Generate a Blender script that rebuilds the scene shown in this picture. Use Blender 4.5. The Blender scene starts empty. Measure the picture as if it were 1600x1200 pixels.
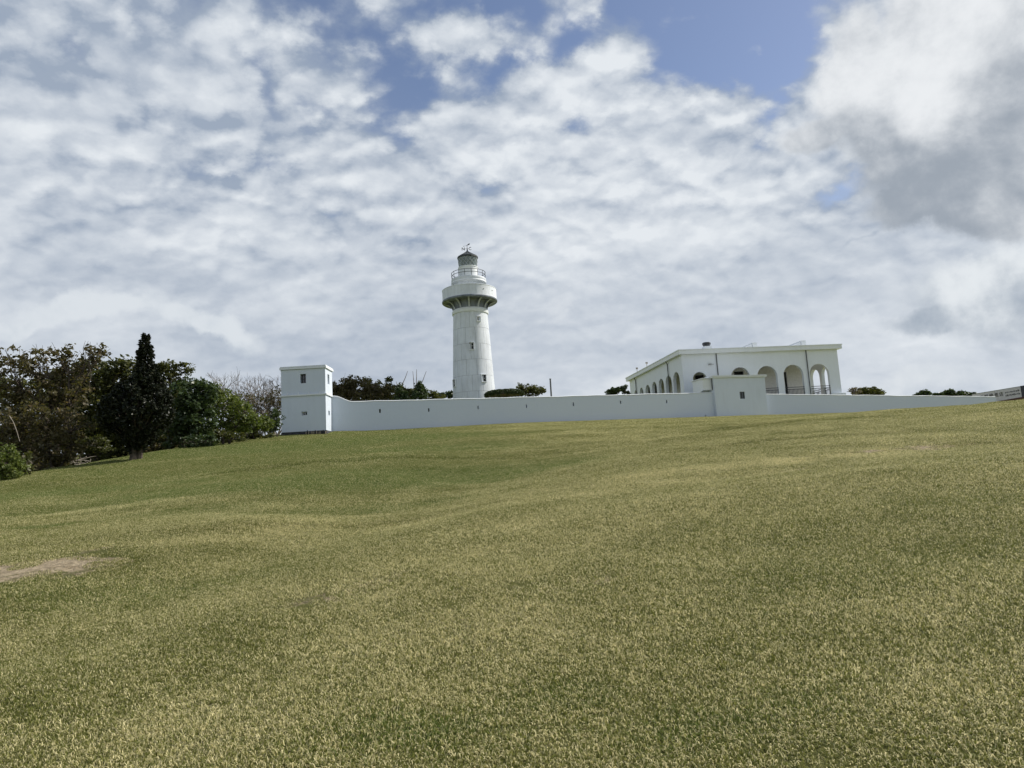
import bpy, math, random
import numpy as np
from mathutils import Vector, Matrix

SC = bpy.context.scene
COL = SC.collection
R = math.radians

# ------------------------------------------------------------------ camera
PITCH, ROLL, F_PX = R(7.63), R(3.2), 1067.0          # photograph is 1600 x 1200
Fv = Vector((0, math.cos(PITCH), math.sin(PITCH)))
R0 = Vector((1, 0, 0))
U0 = Vector((0, -math.sin(PITCH), math.cos(PITCH)))
Rv = math.cos(ROLL) * R0 - math.sin(ROLL) * U0
Uv = math.sin(ROLL) * R0 + math.cos(ROLL) * U0
cam = bpy.data.cameras.new('camera')
cam_ob = bpy.data.objects.new('camera', cam)
COL.objects.link(cam_ob)
M = Matrix.Identity(4)
for i in range(3):
    M[i][0], M[i][1], M[i][2] = Rv[i], Uv[i], -Fv[i]
cam_ob.matrix_world = M
cam.sensor_width = 36
cam.lens = 36 * F_PX / 1600
cam.clip_start = 0.05
cam.clip_end = 9000
SC.camera = cam_ob


def ray(px, py):
    return Fv + Rv * ((px - 800) / F_PX) + Uv * ((600 - py) / F_PX)


def at(px, py, Y):
    """world point seen at a photo position at ground distance Y"""
    d = ray(px, py)
    return d * (Y / d.y)


def on_plane(px, py, P, n):
    d = ray(px, py)
    return d * (Vector(P).dot(n) / d.dot(n))


# ------------------------------------------------------------------ light
SUN_AZ, SUN_EL = R(70.5), R(42)                      # clockwise from +Y
SUN_DIR = Vector((math.sin(SUN_AZ) * math.cos(SUN_EL), math.cos(SUN_AZ) * math.cos(SUN_EL), math.sin(SUN_EL)))
sun = bpy.data.lights.new('sun', 'SUN')
sun.energy = 5.0
sun.angle = R(0.55)
sun.color = (1.0, 0.95, 0.86)
sun_ob = bpy.data.objects.new('sun', sun)
sun_ob.rotation_euler = SUN_DIR.to_track_quat('Z', 'Y').to_euler()
sun_ob.location = (40, 20, 60)
COL.objects.link(sun_ob)
SC.view_settings.view_transform = 'Standard'
SC.view_settings.look = 'None'
SC.view_settings.exposure = 0.10
SC.view_settings.gamma = 1.0
SC.view_settings.use_curve_mapping = False
SC.cycles.use_denoising = True
SC.cycles.max_bounces = 6
SC.cycles.diffuse_bounces = 3
SC.cycles.transmission_bounces = 4
SC.cycles.transparent_max_bounces = 6
SC.cycles.caustics_reflective = False
SC.cycles.caustics_refractive = False


# ------------------------------------------------------------------ node helpers
class NT:
    def __init__(self, tree):
        self.t = tree
        self.n = tree.nodes
        self.l = tree.links

    def node(self, kind, **kw):
        n = self.n.new(kind)
        for k, v in kw.items():
            setattr(n, k, v)
        return n

    def put(self, sock, v):
        if hasattr(v, 'is_output') or isinstance(v, bpy.types.NodeSocket):
            self.l.new(v, sock)
        else:
            if isinstance(v, (tuple, list)) and sock.type == 'RGBA' and len(v) == 3:
                v = tuple(v) + (1,)
            sock.default_value = v

    def math(self, op, a, b=0.0, c=None, clamp=False):
        n = self.node('ShaderNodeMath', operation=op, use_clamp=clamp)
        self.put(n.inputs[0], a)
        self.put(n.inputs[1], b)
        if c is not None:
            self.put(n.inputs[2], c)
        return n.outputs[0]

    def vmath(self, op, a, b=None):
        n = self.node('ShaderNodeVectorMath', operation=op)
        self.put(n.inputs[0], a)
        if b is not None:
            if op == 'SCALE':
                self.put(n.inputs['Scale'], b)
            else:
                self.put(n.inputs[1], b)
        return n.outputs['Value'] if op in ('LENGTH', 'DOT_PRODUCT', 'DISTANCE') else n.outputs[0]

    def noise(self, vec, scale, detail=4, rough=0.5, dist=0.0, lac=2.0, col=False):
        n = self.node('ShaderNodeTexNoise')
        if vec is not None:
            self.put(n.inputs['Vector'], vec)
        n.inputs['Scale'].default_value = scale
        n.inputs['Detail'].default_value = detail
        n.inputs['Roughness'].default_value = rough
        n.inputs['Lacunarity'].default_value = lac
        n.inputs['Distortion'].default_value = dist
        return n.outputs['Color' if col else 'Fac']

    def ramp(self, v, a, b, lo=0.0, hi=1.0, smooth=True):
        n = self.node('ShaderNodeMapRange', interpolation_type='SMOOTHSTEP' if smooth else 'LINEAR')
        self.put(n.inputs['Value'], v)
        self.put(n.inputs['From Min'], a)
        self.put(n.inputs['From Max'], b)
        self.put(n.inputs['To Min'], lo)
        self.put(n.inputs['To Max'], hi)
        return n.outputs['Result']

    def mix(self, f, a, b, blend='MIX'):
        n = self.node('ShaderNodeMix', data_type='RGBA', blend_type=blend)
        self.put(n.inputs[0], f)
        self.put(n.inputs[6], a)
        self.put(n.inputs[7], b)
        return n.outputs[2]


def srgb(r, g, b):
    f = lambda c: c / 255 / 12.92 if c / 255 <= .04045 else ((c / 255 + .055) / 1.055) ** 2.4
    return (f(r), f(g), f(b))


# ------------------------------------------------------------------ sky
world = bpy.data.worlds.new('World')
SC.world = world
world.use_nodes = True
world.node_tree.nodes.clear()
W = NT(world.node_tree)
SKY_K = 0.1


def azel(px, py):
    d = ray(px, py).normalized()
    return math.atan2(d.x, d.y), math.asin(d.z)


sky = W.node('ShaderNodeTexSky', sky_type='NISHITA')
sky.sun_disc = False
sky.sun_elevation = SUN_EL
sky.sun_rotation = SUN_AZ
sky.altitude = 50
sky.air_density = 1.0
sky.dust_density = 0.6
sky.ozone_density = 1.6
tc = W.node('ShaderNodeTexCoord').outputs['Generated']
sx = W.node('ShaderNodeSeparateXYZ')
W.l.new(tc, sx.inputs[0])
X_, Y_, Z_ = sx.outputs
zc = W.math('MAXIMUM', Z_, 0.0)
inv = W.math('DIVIDE', 1.45, W.math('ADD', zc, 0.42))
cq = W.node('ShaderNodeCombineXYZ')
W.put(cq.inputs[0], W.math('MULTIPLY', X_, inv))
W.put(cq.inputs[1], W.math('MULTIPLY', Y_, inv))
Q = cq.outputs[0]
ca = W.node('ShaderNodeCombineXYZ')
W.put(ca.inputs[0], W.math('ARCTAN2', X_, Y_))
W.put(ca.inputs[1], W.math('ARCSINE', Z_))
A = ca.outputs[0]
# ragged edges for everything that is placed by direction
n1 = W.vmath('SCALE', W.vmath('SUBTRACT', W.noise(tc, 5.0, 7, 0.62, col=True), (0.5, 0.5, 0.5)), 0.16)
A1 = W.vmath('ADD', A, n1)


def blob(px, py, rx, ry, rot=0.0, vec=None, inner=0.0):
    a, e = azel(px, py)
    m = W.node('ShaderNodeMapping', vector_type='TEXTURE')
    W.put(m.inputs['Vector'], vec or A1)
    m.inputs['Location'].default_value = (a, e, 0)
    m.inputs['Rotation'].default_value = (0, 0, R(rot) + ROLL * .5)
    m.inputs['Scale'].default_value = (rx / F_PX, ry / F_PX, 1)
    return W.ramp(W.vmath('LENGTH', m.outputs[0]), 1.0, inner, 0.0, 1.0)


def total(lst):
    s = lst[0]
    for v in lst[1:]:
        s = W.math('ADD', s, v)
    return s


def wblob(w, *a, **k):
    return W.math('MULTIPLY', blob(*a, **k), w)


# slightly stretched coordinates: the layer lies in rows that run up to the right
mp = W.node('ShaderNodeMapping')
W.put(mp.inputs['Vector'], Q)
mp.inputs['Rotation'].default_value = (0, 0, R(-18))
mp.inputs['Scale'].default_value = (0.88, 1.0, 1.0)
QS = mp.outputs[0]
warp = W.vmath('SCALE', W.vmath('SUBTRACT', W.noise(QS, 3.0, 2, 0.5, col=True), (0.5, 0.5, 0.5)), 0.10)
QW = W.vmath('ADD', QS, warp)
crisp = W.vmath('ADD', QW, W.vmath('SCALE', W.vmath('SUBTRACT', W.noise(QS, 15.0, 5, 0.6, col=True), (0.5, 0.5, 0.5)), 0.07))


def puffs(vec, scale):
    n = W.node('ShaderNodeTexVoronoi', feature='SMOOTH_F1')
    W.put(n.inputs['Vector'], vec)
    n.inputs['Scale'].default_value = scale
    n.inputs['Smoothness'].default_value = 0.35
    n.inputs['Detail'].default_value = 1.2
    n.inputs['Roughness'].default_value = 0.5
    n.inputs['Lacunarity'].default_value = 2.3
    return W.math('SUBTRACT', 0.55, n.outputs['Distance'])


low = W.noise(QW, 1.9, 3, 0.5)
LIGHT_STEP = (0.010, 0.034, 0)
cell = W.math('ADD', W.math('MULTIPLY', W.noise(QW, 5.5, 8, 0.60), 0.66), W.math('MULTIPLY', puffs(crisp, 8.5), 0.62))
QL = W.vmath('ADD', QW, LIGHT_STEP)
cell2 = W.math('ADD', W.math('MULTIPLY', W.noise(QL, 5.5, 5, 0.60), 0.66), W.math('MULTIPLY', puffs(W.vmath('ADD', crisp, LIGHT_STEP), 8.5), 0.62))
fine = W.noise(QW, 19.0, 7, 0.6)
near_w = W.ramp(Z_, 0.12, 0.48, 0.16, 1.0)
cover = total([
    W.math('MULTIPLY', W.math('SUBTRACT', low, 0.5), 0.70),
    W.math('MULTIPLY', W.math('SUBTRACT', cell, 0.47), W.math('MULTIPLY', near_w, 1.25)),
    W.math('MULTIPLY', W.math('SUBTRACT', fine, 0.5), 0.30),
    W.ramp(Z_, 0.68, 0.36, 0.52, 0.98), W.ramp(Z_, 0.36, 0.12, 0.0, 0.30),
    wblob(-0.52, 1120, 50, 170, 100, -20), wblob(-0.42, 1210, 130, 110, 120, 60),
    wblob(-0.24, 940, 10, 200, 50, 0), wblob(-0.26, 860, 90, 170, 36, 10),
    wblob(-0.30, 440, 10, 110, 40, 0), wblob(-0.24, 600, 110, 110, 120, 60), wblob(0.34, 120, 40, 330, 110, 0), wblob(0.22, 330, 150, 300, 90, 0), wblob(-0.22, 660, 130, 60, 60, 0),
    wblob(-0.36, 120, 98, 60, 32, -25), wblob(-0.26, 250, 50, 110, 32, -20),
    wblob(-0.30, 400, 262, 90, 24, 10), wblob(-0.24, 235, 175, 60, 30, -30), wblob(-0.25, 480, 150, 60, 30, 0),
    wblob(-0.42, 1290, 310, 90, 26, 25), wblob(-0.42, 1345, 382, 60, 12, 10),
    wblob(-0.34, 840, 188, 80, 16, 0), wblob(-0.22, 360, 550, 110, 60, 0), wblob(-0.36, 1575, 377, 50, 16, 10),
    wblob(0.40, 735, 45, 95, 44, -20, inner=.3), wblob(0.26, 900, 130, 190, 60, 15), wblob(0.18, 700, 240, 330, 80, 20),
    wblob(0.30, 1080, 180, 80, 110, 60),
    wblob(0.16, 60, 250, 260, 160, 0),
])
alpha = W.ramp(cover, -0.04, 0.46)
relief = W.math('SUBTRACT', cell, cell2)
bright = total([
    W.math('MULTIPLY', W.math('MULTIPLY', relief, near_w), 1.5),
    W.math('MULTIPLY', W.math('SUBTRACT', W.noise(W.vmath('MULTIPLY', A1, (1.0, 2.4, 1.0)), 4.2, 5, 0.55), 0.5), W.ramp(Z_, 0.5, 0.2, 0.0, 1.0)),
    W.math('MULTIPLY', W.math('SUBTRACT', low, 0.5), 0.7),
    W.math('MULTIPLY', W.math('SUBTRACT', fine, 0.5), 0.22),
    W.ramp(cover, 0.0, 0.8, 0.05, 0.56),
    wblob(0.20, 880, 120, 330, 150, 10), wblob(0.20, 900, 240, 380, 90, 8), wblob(0.24, 1060, 330, 430, 120, 8), wblob(0.16, 740, 40, 110, 60, 0),
    wblob(-0.22, 60, 60, 330, 180, 0), wblob(-0.20, 560, 560, 520, 120, 0), wblob(-0.16, 250, 430, 300, 60, 0),
    wblob(0.14, 220, 300, 280, 50, -15), wblob(0.14, 1250, 560, 380, 70, 0), wblob(0.10, 980, 590, 110, 40, 0),
])
bright = W.math('MULTIPLY', bright, 1.0, clamp=True)
c_lo, c_hi = srgb(152, 165, 183), srgb(222, 227, 232)
layer_c = W.mix(bright, tuple(c * 10 for c in c_lo) + (1,), tuple(c * 10 for c in c_hi) + (1,))
# blue gaps from the physical sky, a little haze towards the horizon
blue = W.mix(W.ramp(Z_, 0.5, 0.0, 0.0, 0.75), W.mix(1.0, sky.outputs[0], (1.18, 1.08, 1.08, 1), 'MULTIPLY'), tuple(c * 10 for c in srgb(178, 192, 212)) + (1,))
blue = W.mix(W.math('MULTIPLY', blob(200, 120, 560, 260), W.ramp(low, 0.3, 0.6, 0.25, 0.75)), blue, tuple(c * 10 for c in srgb(146, 159, 184)) + (1,))
acc = W.mix(alpha, blue, layer_c)


def cumulus(under, parts, lit, dark, grad, soft=(0.30, 0.55), nscale=7.0, seed=0.0, gain=1.0):
    """a nearer heaped cloud: union of blobs eaten by noise, bright rim towards the sun, grey base"""
    v = W.vmath('ADD', tc, (seed, seed * .7, -seed))
    nz = W.noise(v, nscale, 9, 0.58, dist=0.1)
    nz2 = W.noise(W.vmath('ADD', v, (0.012, 0.0, 0.03)), nscale, 7, 0.58, dist=0.1)
    body = None
    for p in parts:
        b = blob(*p[:4], rot=p[4] if len(p) > 4 else 0, vec=A2)
        body = b if body is None else W.math('MAXIMUM', body, b)
    d = W.math('ADD', body, W.math('MULTIPLY', W.math('SUBTRACT', nz, 0.5), 1.1 * gain))
    a = W.ramp(d, soft[0], soft[1])
    sh = total([W.math('MULTIPLY', W.math('SUBTRACT', nz, nz2), 2.8),
                W.math('MULTIPLY', W.math('SUBTRACT', nz, 0.5), 0.9), W.math('MULTIPLY', W.math('SUBTRACT', W.noise(v, nscale * 3.1, 6, 0.6), 0.5), 0.3)] + grad)
    sh = W.ramp(sh, -0.45, 1.0)
    c = W.mix(sh, tuple(c * 10 for c in dark) + (1,), tuple(c * 10 for c in lit) + (1,))
    return W.mix(a, under, c)


n2 = W.vmath('SCALE', W.vmath('SUBTRACT', W.noise(tc, 3.3, 8, 0.6, col=True), (0.5, 0.5, 0.5)), 0.20)
A2 = W.vmath('ADD', A, n2)
A3 = W.vmath('ADD', A, W.vmath('SCALE', W.vmath('SUBTRACT', W.noise(tc, 5.5, 7, 0.55, col=True), (0.5, 0.5, 0.5)), 0.22))
# big cumulus at the upper right, white above and grey below
acc = cumulus(acc, [(1530, 40, 300, 200, -10), (1580, 210, 370, 190, 0), (1400, 160, 230, 150, -20), (1530, 290, 270, 115, -10),
                    (1330, 120, 150, 150, 30), (1275, 210, 110, 60, 0), (1710, 120, 280, 300, 0), (1430, 310, 150, 75, 20)],
              srgb(228, 231, 234), srgb(152, 161, 172),
              [0.62, wblob(-0.50, 1440, 290, 260, 140, -8, vec=A3), wblob(-0.42, 1600, 310, 280, 190, 0, vec=A3), wblob(-0.42, 1560, 130, 90, 130, 10, vec=A3),
               wblob(-0.42, 1290, 240, 170, 80, 0, vec=A3), wblob(-0.30, 1440, 250, 130, 70, 0, vec=A3), wblob(-0.35, 1460, 380, 200, 70, 0, vec=A3)],
              seed=3.1, soft=(0.26, 0.58), gain=1.3, nscale=5.2)
acc = cumulus(acc, [(1550, 435, 150, 70, 10), (1620, 480, 190, 70, 0), (1490, 500, 120, 45, 0)],
              srgb(222, 227, 231), srgb(160, 171, 184),
              [0.60, wblob(-0.62, 1580, 505, 260, 85, 0, vec=A3)], seed=7.7, gain=.9, soft=(0.15, 0.8))
acc = cumulus(acc, [(170, 500, 220, 40, -5), (330, 520, 150, 40, 0), (60, 500, 160, 30, 0)],
              srgb(212, 218, 224), srgb(172, 184, 197),
              [0.8, wblob(-0.6, 200, 570, 400, 60, 0, vec=A3)], soft=(0.3, 0.8), seed=5.2, gain=.8)
acc = cumulus(acc, [(1430, 600, 260, 34, 0), (960, 585, 70, 34, 20)],
              srgb(216, 221, 226), srgb(186, 196, 206),
              [0.6], soft=(0.3, 1.1), seed=9.4, gain=.8)
# pale band low over the sea
acc = W.mix(W.ramp(Z_, 0.09, 0.0, 0.0, 0.7), acc, tuple(c * 10 for c in srgb(204, 214, 221)) + (1,))
bg = W.node('ShaderNodeBackground')
W.put(bg.inputs['Color'], acc)
bg.inputs['Strength'].default_value = SKY_K
wo = W.node('ShaderNodeOutputWorld')
W.l.new(bg.outputs[0], wo.inputs[0])
world.cycles.sampling_method = 'MANUAL'
world.cycles.sample_map_resolution = 512


# ------------------------------------------------------------------ materials
def new_mat(name):
    m = bpy.data.materials.new(name)
    m.use_nodes = True
    m.node_tree.nodes.clear()
    return m, NT(m.node_tree)


def finish(t, col, rough=0.6, bump=None, metal=0.0, spec=0.5, trans=0.0, bstr=0.4, bdist=0.02):
    p = t.node('ShaderNodeBsdfPrincipled')
    t.put(p.inputs['Base Color'], col)
    t.put(p.inputs['Roughness'], rough)
    t.put(p.inputs['Metallic'], metal)
    t.put(p.inputs['Specular IOR Level'], spec)
    if bump is not None:
        b = t.node('ShaderNodeBump')
        b.inputs['Strength'].default_value = bstr
        b.inputs['Distance'].default_value = bdist
        t.put(b.inputs['Height'], bump)
        t.l.new(b.outputs[0], p.inputs['Normal'])
    o = t.node('ShaderNodeOutputMaterial')
    t.l.new(p.outputs[0], o.inputs[0])
    return p


def white_paint(name, base=(0.74, 0.745, 0.75), grime=(0.42, 0.43, 0.42), amt=0.35, streak=1.0, bstr=0.35, big=0.5):
    m, t = new_mat(name)
    g = t.node('ShaderNodeNewGeometry').outputs['Position']
    mp = t.node('ShaderNodeMapping')
    t.put(mp.inputs['Vector'], g)
    mp.inputs['Scale'].default_value = (1.0, 1.0, 0.18)
    s1 = t.noise(mp.outputs[0], 2.4, 6, 0.65)
    s2 = t.noise(g, big, 5, 0.6)
    f = t.math('MULTIPLY', t.ramp(t.math('ADD', t.math('MULTIPLY', s1, 0.6 * streak), t.math('MULTIPLY', s2, 0.5)), 0.42, 0.85), amt)
    c = t.mix(f, base, grime)
    c = t.mix(t.math('MULTIPLY', t.ramp(t.noise(g, 9, 5, 0.7), 0.52, 0.75), 0.12), c, grime)
    h = t.math('ADD', t.noise(g, 3.0, 5, 0.6), t.math('MULTIPLY', t.noise(g, 40, 3, 0.6), 0.35))
    finish(t, c, 0.62, h, bstr=bstr, bdist=0.03)
    return m


def plain(name, col, rough=0.6, var=0.2, scale=4.0, metal=0.0, spec=0.5, bstr=0.2):
    m, t = new_mat(name)
    g = t.node('ShaderNodeNewGeometry').outputs['Position']
    n = t.noise(g, scale, 5, 0.6)
    c = t.mix(t.ramp(n, 0.3, 0.7), tuple(x * (1 - var) for x in col), tuple(min(1, x * (1 + var)) for x in col))
    finish(t, c, rough, t.noise(g, scale * 6, 3), metal=metal, spec=spec, bstr=bstr, bdist=0.01)
    return m


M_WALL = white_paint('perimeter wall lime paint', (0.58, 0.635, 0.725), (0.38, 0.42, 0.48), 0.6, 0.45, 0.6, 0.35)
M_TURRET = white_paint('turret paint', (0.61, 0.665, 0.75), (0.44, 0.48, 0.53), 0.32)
M_HOUSE = white_paint('house paint', (0.71, 0.75, 0.795), (0.53, 0.55, 0.57), 0.25)
M_TOWER = white_paint('lighthouse paint', (0.70, 0.74, 0.80), (0.38, 0.395, 0.41), 0.55, 1.2, 0.25, 0.6)
M_STAIN_SHADE = white_paint('stained and shaded corbel paint', (0.22, 0.25, 0.30), (0.07, 0.08, 0.10), 0.9, 1.3, 0.3, 1.2)  # dark stains, plus the shade under the gallery put into the colour
M_FLANGE = white_paint('flange paint', (0.46, 0.49, 0.54), (0.22, 0.235, 0.26), 0.6)
M_TRIM = white_paint('trim paint', (0.74, 0.77, 0.80), (0.52, 0.54, 0.56), 0.32)
M_SEAM = plain('grey joint', (0.30, 0.31, 0.31), 0.8)
M_BLACK = plain('black painted iron', (0.025, 0.028, 0.032), 0.45, 0.3)
M_RAIL = plain('dark railing paint', (0.03, 0.035, 0.042), 0.5, 0.3)
M_DARK = plain('dark interior', (0.02, 0.021, 0.022), 0.9, 0.2)
M_PIPE = plain('grey downpipe', (0.06, 0.065, 0.07), 0.5, 0.2)
M_LEAD = plain('weathered lead roof', (0.05, 0.06, 0.062), 0.6, 0.5, 2.0)
M_PLINTH = plain('dark basalt plinth', (0.045, 0.045, 0.05), 0.9, 0.6, 5.0, bstr=0.8)
M_STONE = plain('pale rubble stone', (0.36, 0.30, 0.21), 0.9, 0.4, 6.0, bstr=0.8)
M_ROOM = plain('cream veranda wall', (0.76, 0.75, 0.72), 0.7, 0.06)
M_FLOORT = plain('veranda floor cement', (0.35, 0.34, 0.32), 0.7, 0.15)
M_DOOR = plain('dark brown door', (0.045, 0.035, 0.03), 0.6, 0.3)
M_WOOD = plain('dead wood', (0.17, 0.14, 0.115), 0.9, 0.45, 3.0)
M_BARK = plain('dark bark', (0.075, 0.058, 0.045), 0.95, 0.5, 5.0, bstr=0.8)
M_PALE = plain('pale dry branch', (0.34, 0.30, 0.25), 0.9, 0.3, 3.0)
M_POST = plain('weathered post', (0.10, 0.105, 0.11), 0.8, 0.3)
M_SIGN = plain('grey white sign face', (0.50, 0.49, 0.52), 0.5, 0.05)
M_INK = plain('sign ink', (0.03, 0.03, 0.035), 0.6, 0.1)
M_INKR = plain('faded red sign ink', (0.30, 0.10, 0.09), 0.6, 0.1)
M_MAROON = plain('maroon kerb', (0.09, 0.04, 0.03), 0.8, 0.3)
M_NAVY = plain('navy panel', (0.012, 0.014, 0.03), 0.5, 0.2)

mg, t = new_mat('window glass')
g = t.node('ShaderNodeNewGeometry').outputs['Position']
finish(t, t.mix(t.noise(g, 2.0, 2), (0.03, 0.035, 0.04, 1), (0.07, 0.08, 0.085, 1)), 0.08, spec=0.8)
M_GLASS = mg
ml, t = new_mat('lantern glass')
p = finish(t, (0.32, 0.40, 0.38, 1), 0.18, spec=0.8)
p.inputs['Transmission Weight'].default_value = 0.55
M_LGLASS = ml


def leaf_mat(name, c1, c2, c3, rough=0.5, trans=0.25):
    m, t = new_mat(name)
    at_ = t.node('ShaderNodeAttribute', attribute_name='tint', attribute_type='GEOMETRY').outputs['Fac']
    c = t.mix(t.ramp(at_, 0.0, 0.5, smooth=False), c1, c2)
    c = t.mix(t.ramp(at_, 0.72, 1.0, smooth=False), c, c3)
    p = t.node('ShaderNodeBsdfPrincipled')
    t.put(p.inputs['Base Color'], c)
    p.inputs['Roughness'].default_value = rough
    p.inputs['Specular IOR Level'].default_value = 0.3
    tr = t.node('ShaderNodeBsdfTranslucent')
    t.put(tr.inputs['Color'], t.mix(1.0, c, (1.2, 1.25, 0.6, 1), 'MULTIPLY'))
    mx = t.node('ShaderNodeMixShader')
    mx.inputs[0].default_value = trans
    t.l.new(p.outputs[0], mx.inputs[1])
    t.l.new(tr.outputs[0], mx.inputs[2])
    o = t.node('ShaderNodeOutputMaterial')
    t.l.new(mx.outputs[0], o.inputs[0])
    return m


L_BROWN = leaf_mat('brown olive leaves', (0.064, 0.059, 0.031), (0.102, 0.090, 0.044), (0.205, 0.141, 0.083), trans=0.4)
L_OLIVE = leaf_mat('olive leaves', (0.044, 0.051, 0.017), (0.079, 0.087, 0.029), (0.179, 0.166, 0.058), trans=0.4)
L_DARK = leaf_mat('dark conifer sprays', (0.008, 0.012, 0.005), (0.014, 0.019, 0.008), (0.04, 0.04, 0.016), trans=0.08)
L_GREEN = leaf_mat('glossy dark leaves', (0.028, 0.046, 0.019), (0.051, 0.077, 0.031), (0.141, 0.166, 0.090), rough=0.4, trans=0.28)
L_FRESH = leaf_mat('fresh green leaves', (0.064, 0.087, 0.020), (0.115, 0.147, 0.036), (0.256, 0.269, 0.090), trans=0.35)
L_HEDGE = leaf_mat('clipped hedge leaves', (0.026, 0.041, 0.013), (0.045, 0.064, 0.019), (0.102, 0.109, 0.038), trans=0.12)
L_PINK = leaf_mat('dry pinkish leaves', (0.10, 0.085, 0.07), (0.20, 0.17, 0.15), (0.32, 0.28, 0.26))


# ------------------------------------------------------------------ mesh helpers
def tag(o, label=None, cat=None, group=None, kind=None):
    if label: o['label'] = label
    if cat: o['category'] = cat
    if group: o['group'] = group
    if kind: o['kind'] = kind
    return o


def empty(name, loc, label, cat, group=None, rz=0.0):
    o = bpy.data.objects.new(name, None)
    o.empty_display_size = 0.3
    COL.objects.link(o)
    o.location = loc
    o.rotation_euler = (0, 0, rz)
    return tag(o, label, cat, group)


def link(name, me, parent=None):
    o = bpy.data.objects.new(name, me)
    COL.objects.link(o)
    if parent is not None:
        o.parent = parent
        o.matrix_parent_inverse = Matrix.Identity(4)
    return o


class MB:
    def __init__(self):
        self.v, self.f = [], []

    def add(self, vs, fs):
        b = len(self.v)
        self.v += [tuple(p) for p in vs]
        self.f += [tuple(b + i for i in f) for f in fs]
        return self

    def quad(self, a, b, c, d):
        return self.add([a, b, c, d], [(0, 1, 2, 3)])

    def box(self, c, s, rz=0.0, rx=0.0, ry=0.0, bev=0.0):
        hx, hy, hz = s[0] / 2, s[1] / 2, s[2] / 2
        m = Matrix.Rotation(rz, 3, 'Z') @ Matrix.Rotation(ry, 3, 'Y') @ Matrix.Rotation(rx, 3, 'X')
        vs = [Vector(c) + m @ Vector((x * hx, y * hy, z * hz)) for z in (-1, 1) for y in (-1, 1) for x in (-1, 1)]
        return self.add(vs, [(0, 2, 3, 1), (4, 5, 7, 6), (0, 1, 5, 4), (2, 6, 7, 3), (0, 4, 6, 2), (1, 3, 7, 5)])

    def tube(self, pts, rads, n=6, cap=True):
        pts = [Vector(p) for p in pts]
        if not isinstance(rads, (list, tuple)):
            rads = [rads] * len(pts)
        vs, fs = [], []
        for i, p in enumerate(pts):
            d = (pts[min(i + 1, len(pts) - 1)] - pts[max(i - 1, 0)])
            if d.length < 1e-9: d = Vector((0, 0, 1))
            d.normalize()
            a = d.cross(Vector((0, 0, 1)) if abs(d.z) < 0.9 else Vector((1, 0, 0))).normalized()
            b = d.cross(a)
            for k in range(n):
                t_ = 2 * math.pi * k / n
                vs.append(p + (a * math.cos(t_) + b * math.sin(t_)) * rads[i])
        for i in range(len(pts) - 1):
            for k in range(n):
                k2 = (k + 1) % n
                fs.append((i * n + k, (i + 1) * n + k, (i + 1) * n + k2, i * n + k2))
        if cap:
            fs.append(tuple(range(n)))
            fs.append(tuple(reversed(range((len(pts) - 1) * n, len(pts) * n))))
        return self.add(vs, fs)

    def lathe(self, prof, n=64, c=(0, 0), a0=0.0, a1=2 * math.pi):
        full = abs(a1 - a0 - 2 * math.pi) < 1e-6
        m = n if full else n + 1
        vs, fs = [], []
        for r_, z in prof:
            for k in range(m):
                t_ = a0 + (a1 - a0) * k / n
                vs.append((c[0] + r_ * math.cos(t_), c[1] + r_ * math.sin(t_), z))
        for i in range(len(prof) - 1):
            for k in range(n):
                k2 = (k + 1) % m
                fs.append((i * m + k, i * m + k2, (i + 1) * m + k2, (i + 1) * m + k))
        return self.add(vs, fs)

    def mesh(self, name, m, smooth=False):
        me = bpy.data.meshes.new(name)
        me.from_pydata(self.v, [], self.f)
        me.materials.append(m)
        if smooth:
            me.polygons.foreach_set('use_smooth', [True] * len(me.polygons))
            me.set_sharp_from_angle(angle=R(35))
        me.update()
        return me

    def build(self, name, m, parent=None, smooth=False):
        return link(name, self.mesh(name, m, smooth), parent)


def np_mesh(name, v, f, m, tint=None):
    me = bpy.data.meshes.new(name)
    v = np.asarray(v, np.float32).reshape(-1, 3)
    f = np.asarray(f, np.int32)
    k = f.shape[1]
    me.vertices.add(len(v))
    me.vertices.foreach_set('co', v.ravel())
    me.loops.add(f.size)
    me.loops.foreach_set('vertex_index', f.ravel())
    me.polygons.add(len(f))
    me.polygons.foreach_set('loop_start', np.arange(0, f.size, k, dtype=np.int32))
    me.update(calc_edges=True)
    if m: me.materials.append(m)
    if tint is not None:
        a = me.attributes.new('tint', 'FLOAT', 'POINT')
        a.data.foreach_set('value', np.asarray(tint, np.float32))
    return me


# ------------------------------------------------------------------ numpy noise and terrain
RNG = np.random.default_rng(11)
_P = RNG.random((256, 256))


def vnoise(x, y):
    xi, yi = np.floor(x).astype(int), np.floor(y).astype(int)
    fx, fy = x - xi, y - yi
    fx, fy = fx * fx * (3 - 2 * fx), fy * fy * (3 - 2 * fy)
    g = lambda a, b: _P[a % 256, b % 256]
    return ((g(xi, yi) * (1 - fx) + g(xi + 1, yi) * fx) * (1 - fy) + (g(xi, yi + 1) * (1 - fx) + g(xi + 1, yi + 1) * fx) * fy)


def fbm(x, y, o=4, gain=.5):
    s, a, n = 0, 1, 0
    for i in range(o):
        s = s + a * vnoise(x * 2 ** i + 17.3 * i, y * 2 ** i + 5.1 * i)
        n += a
        a *= gain
    return s / n


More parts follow.
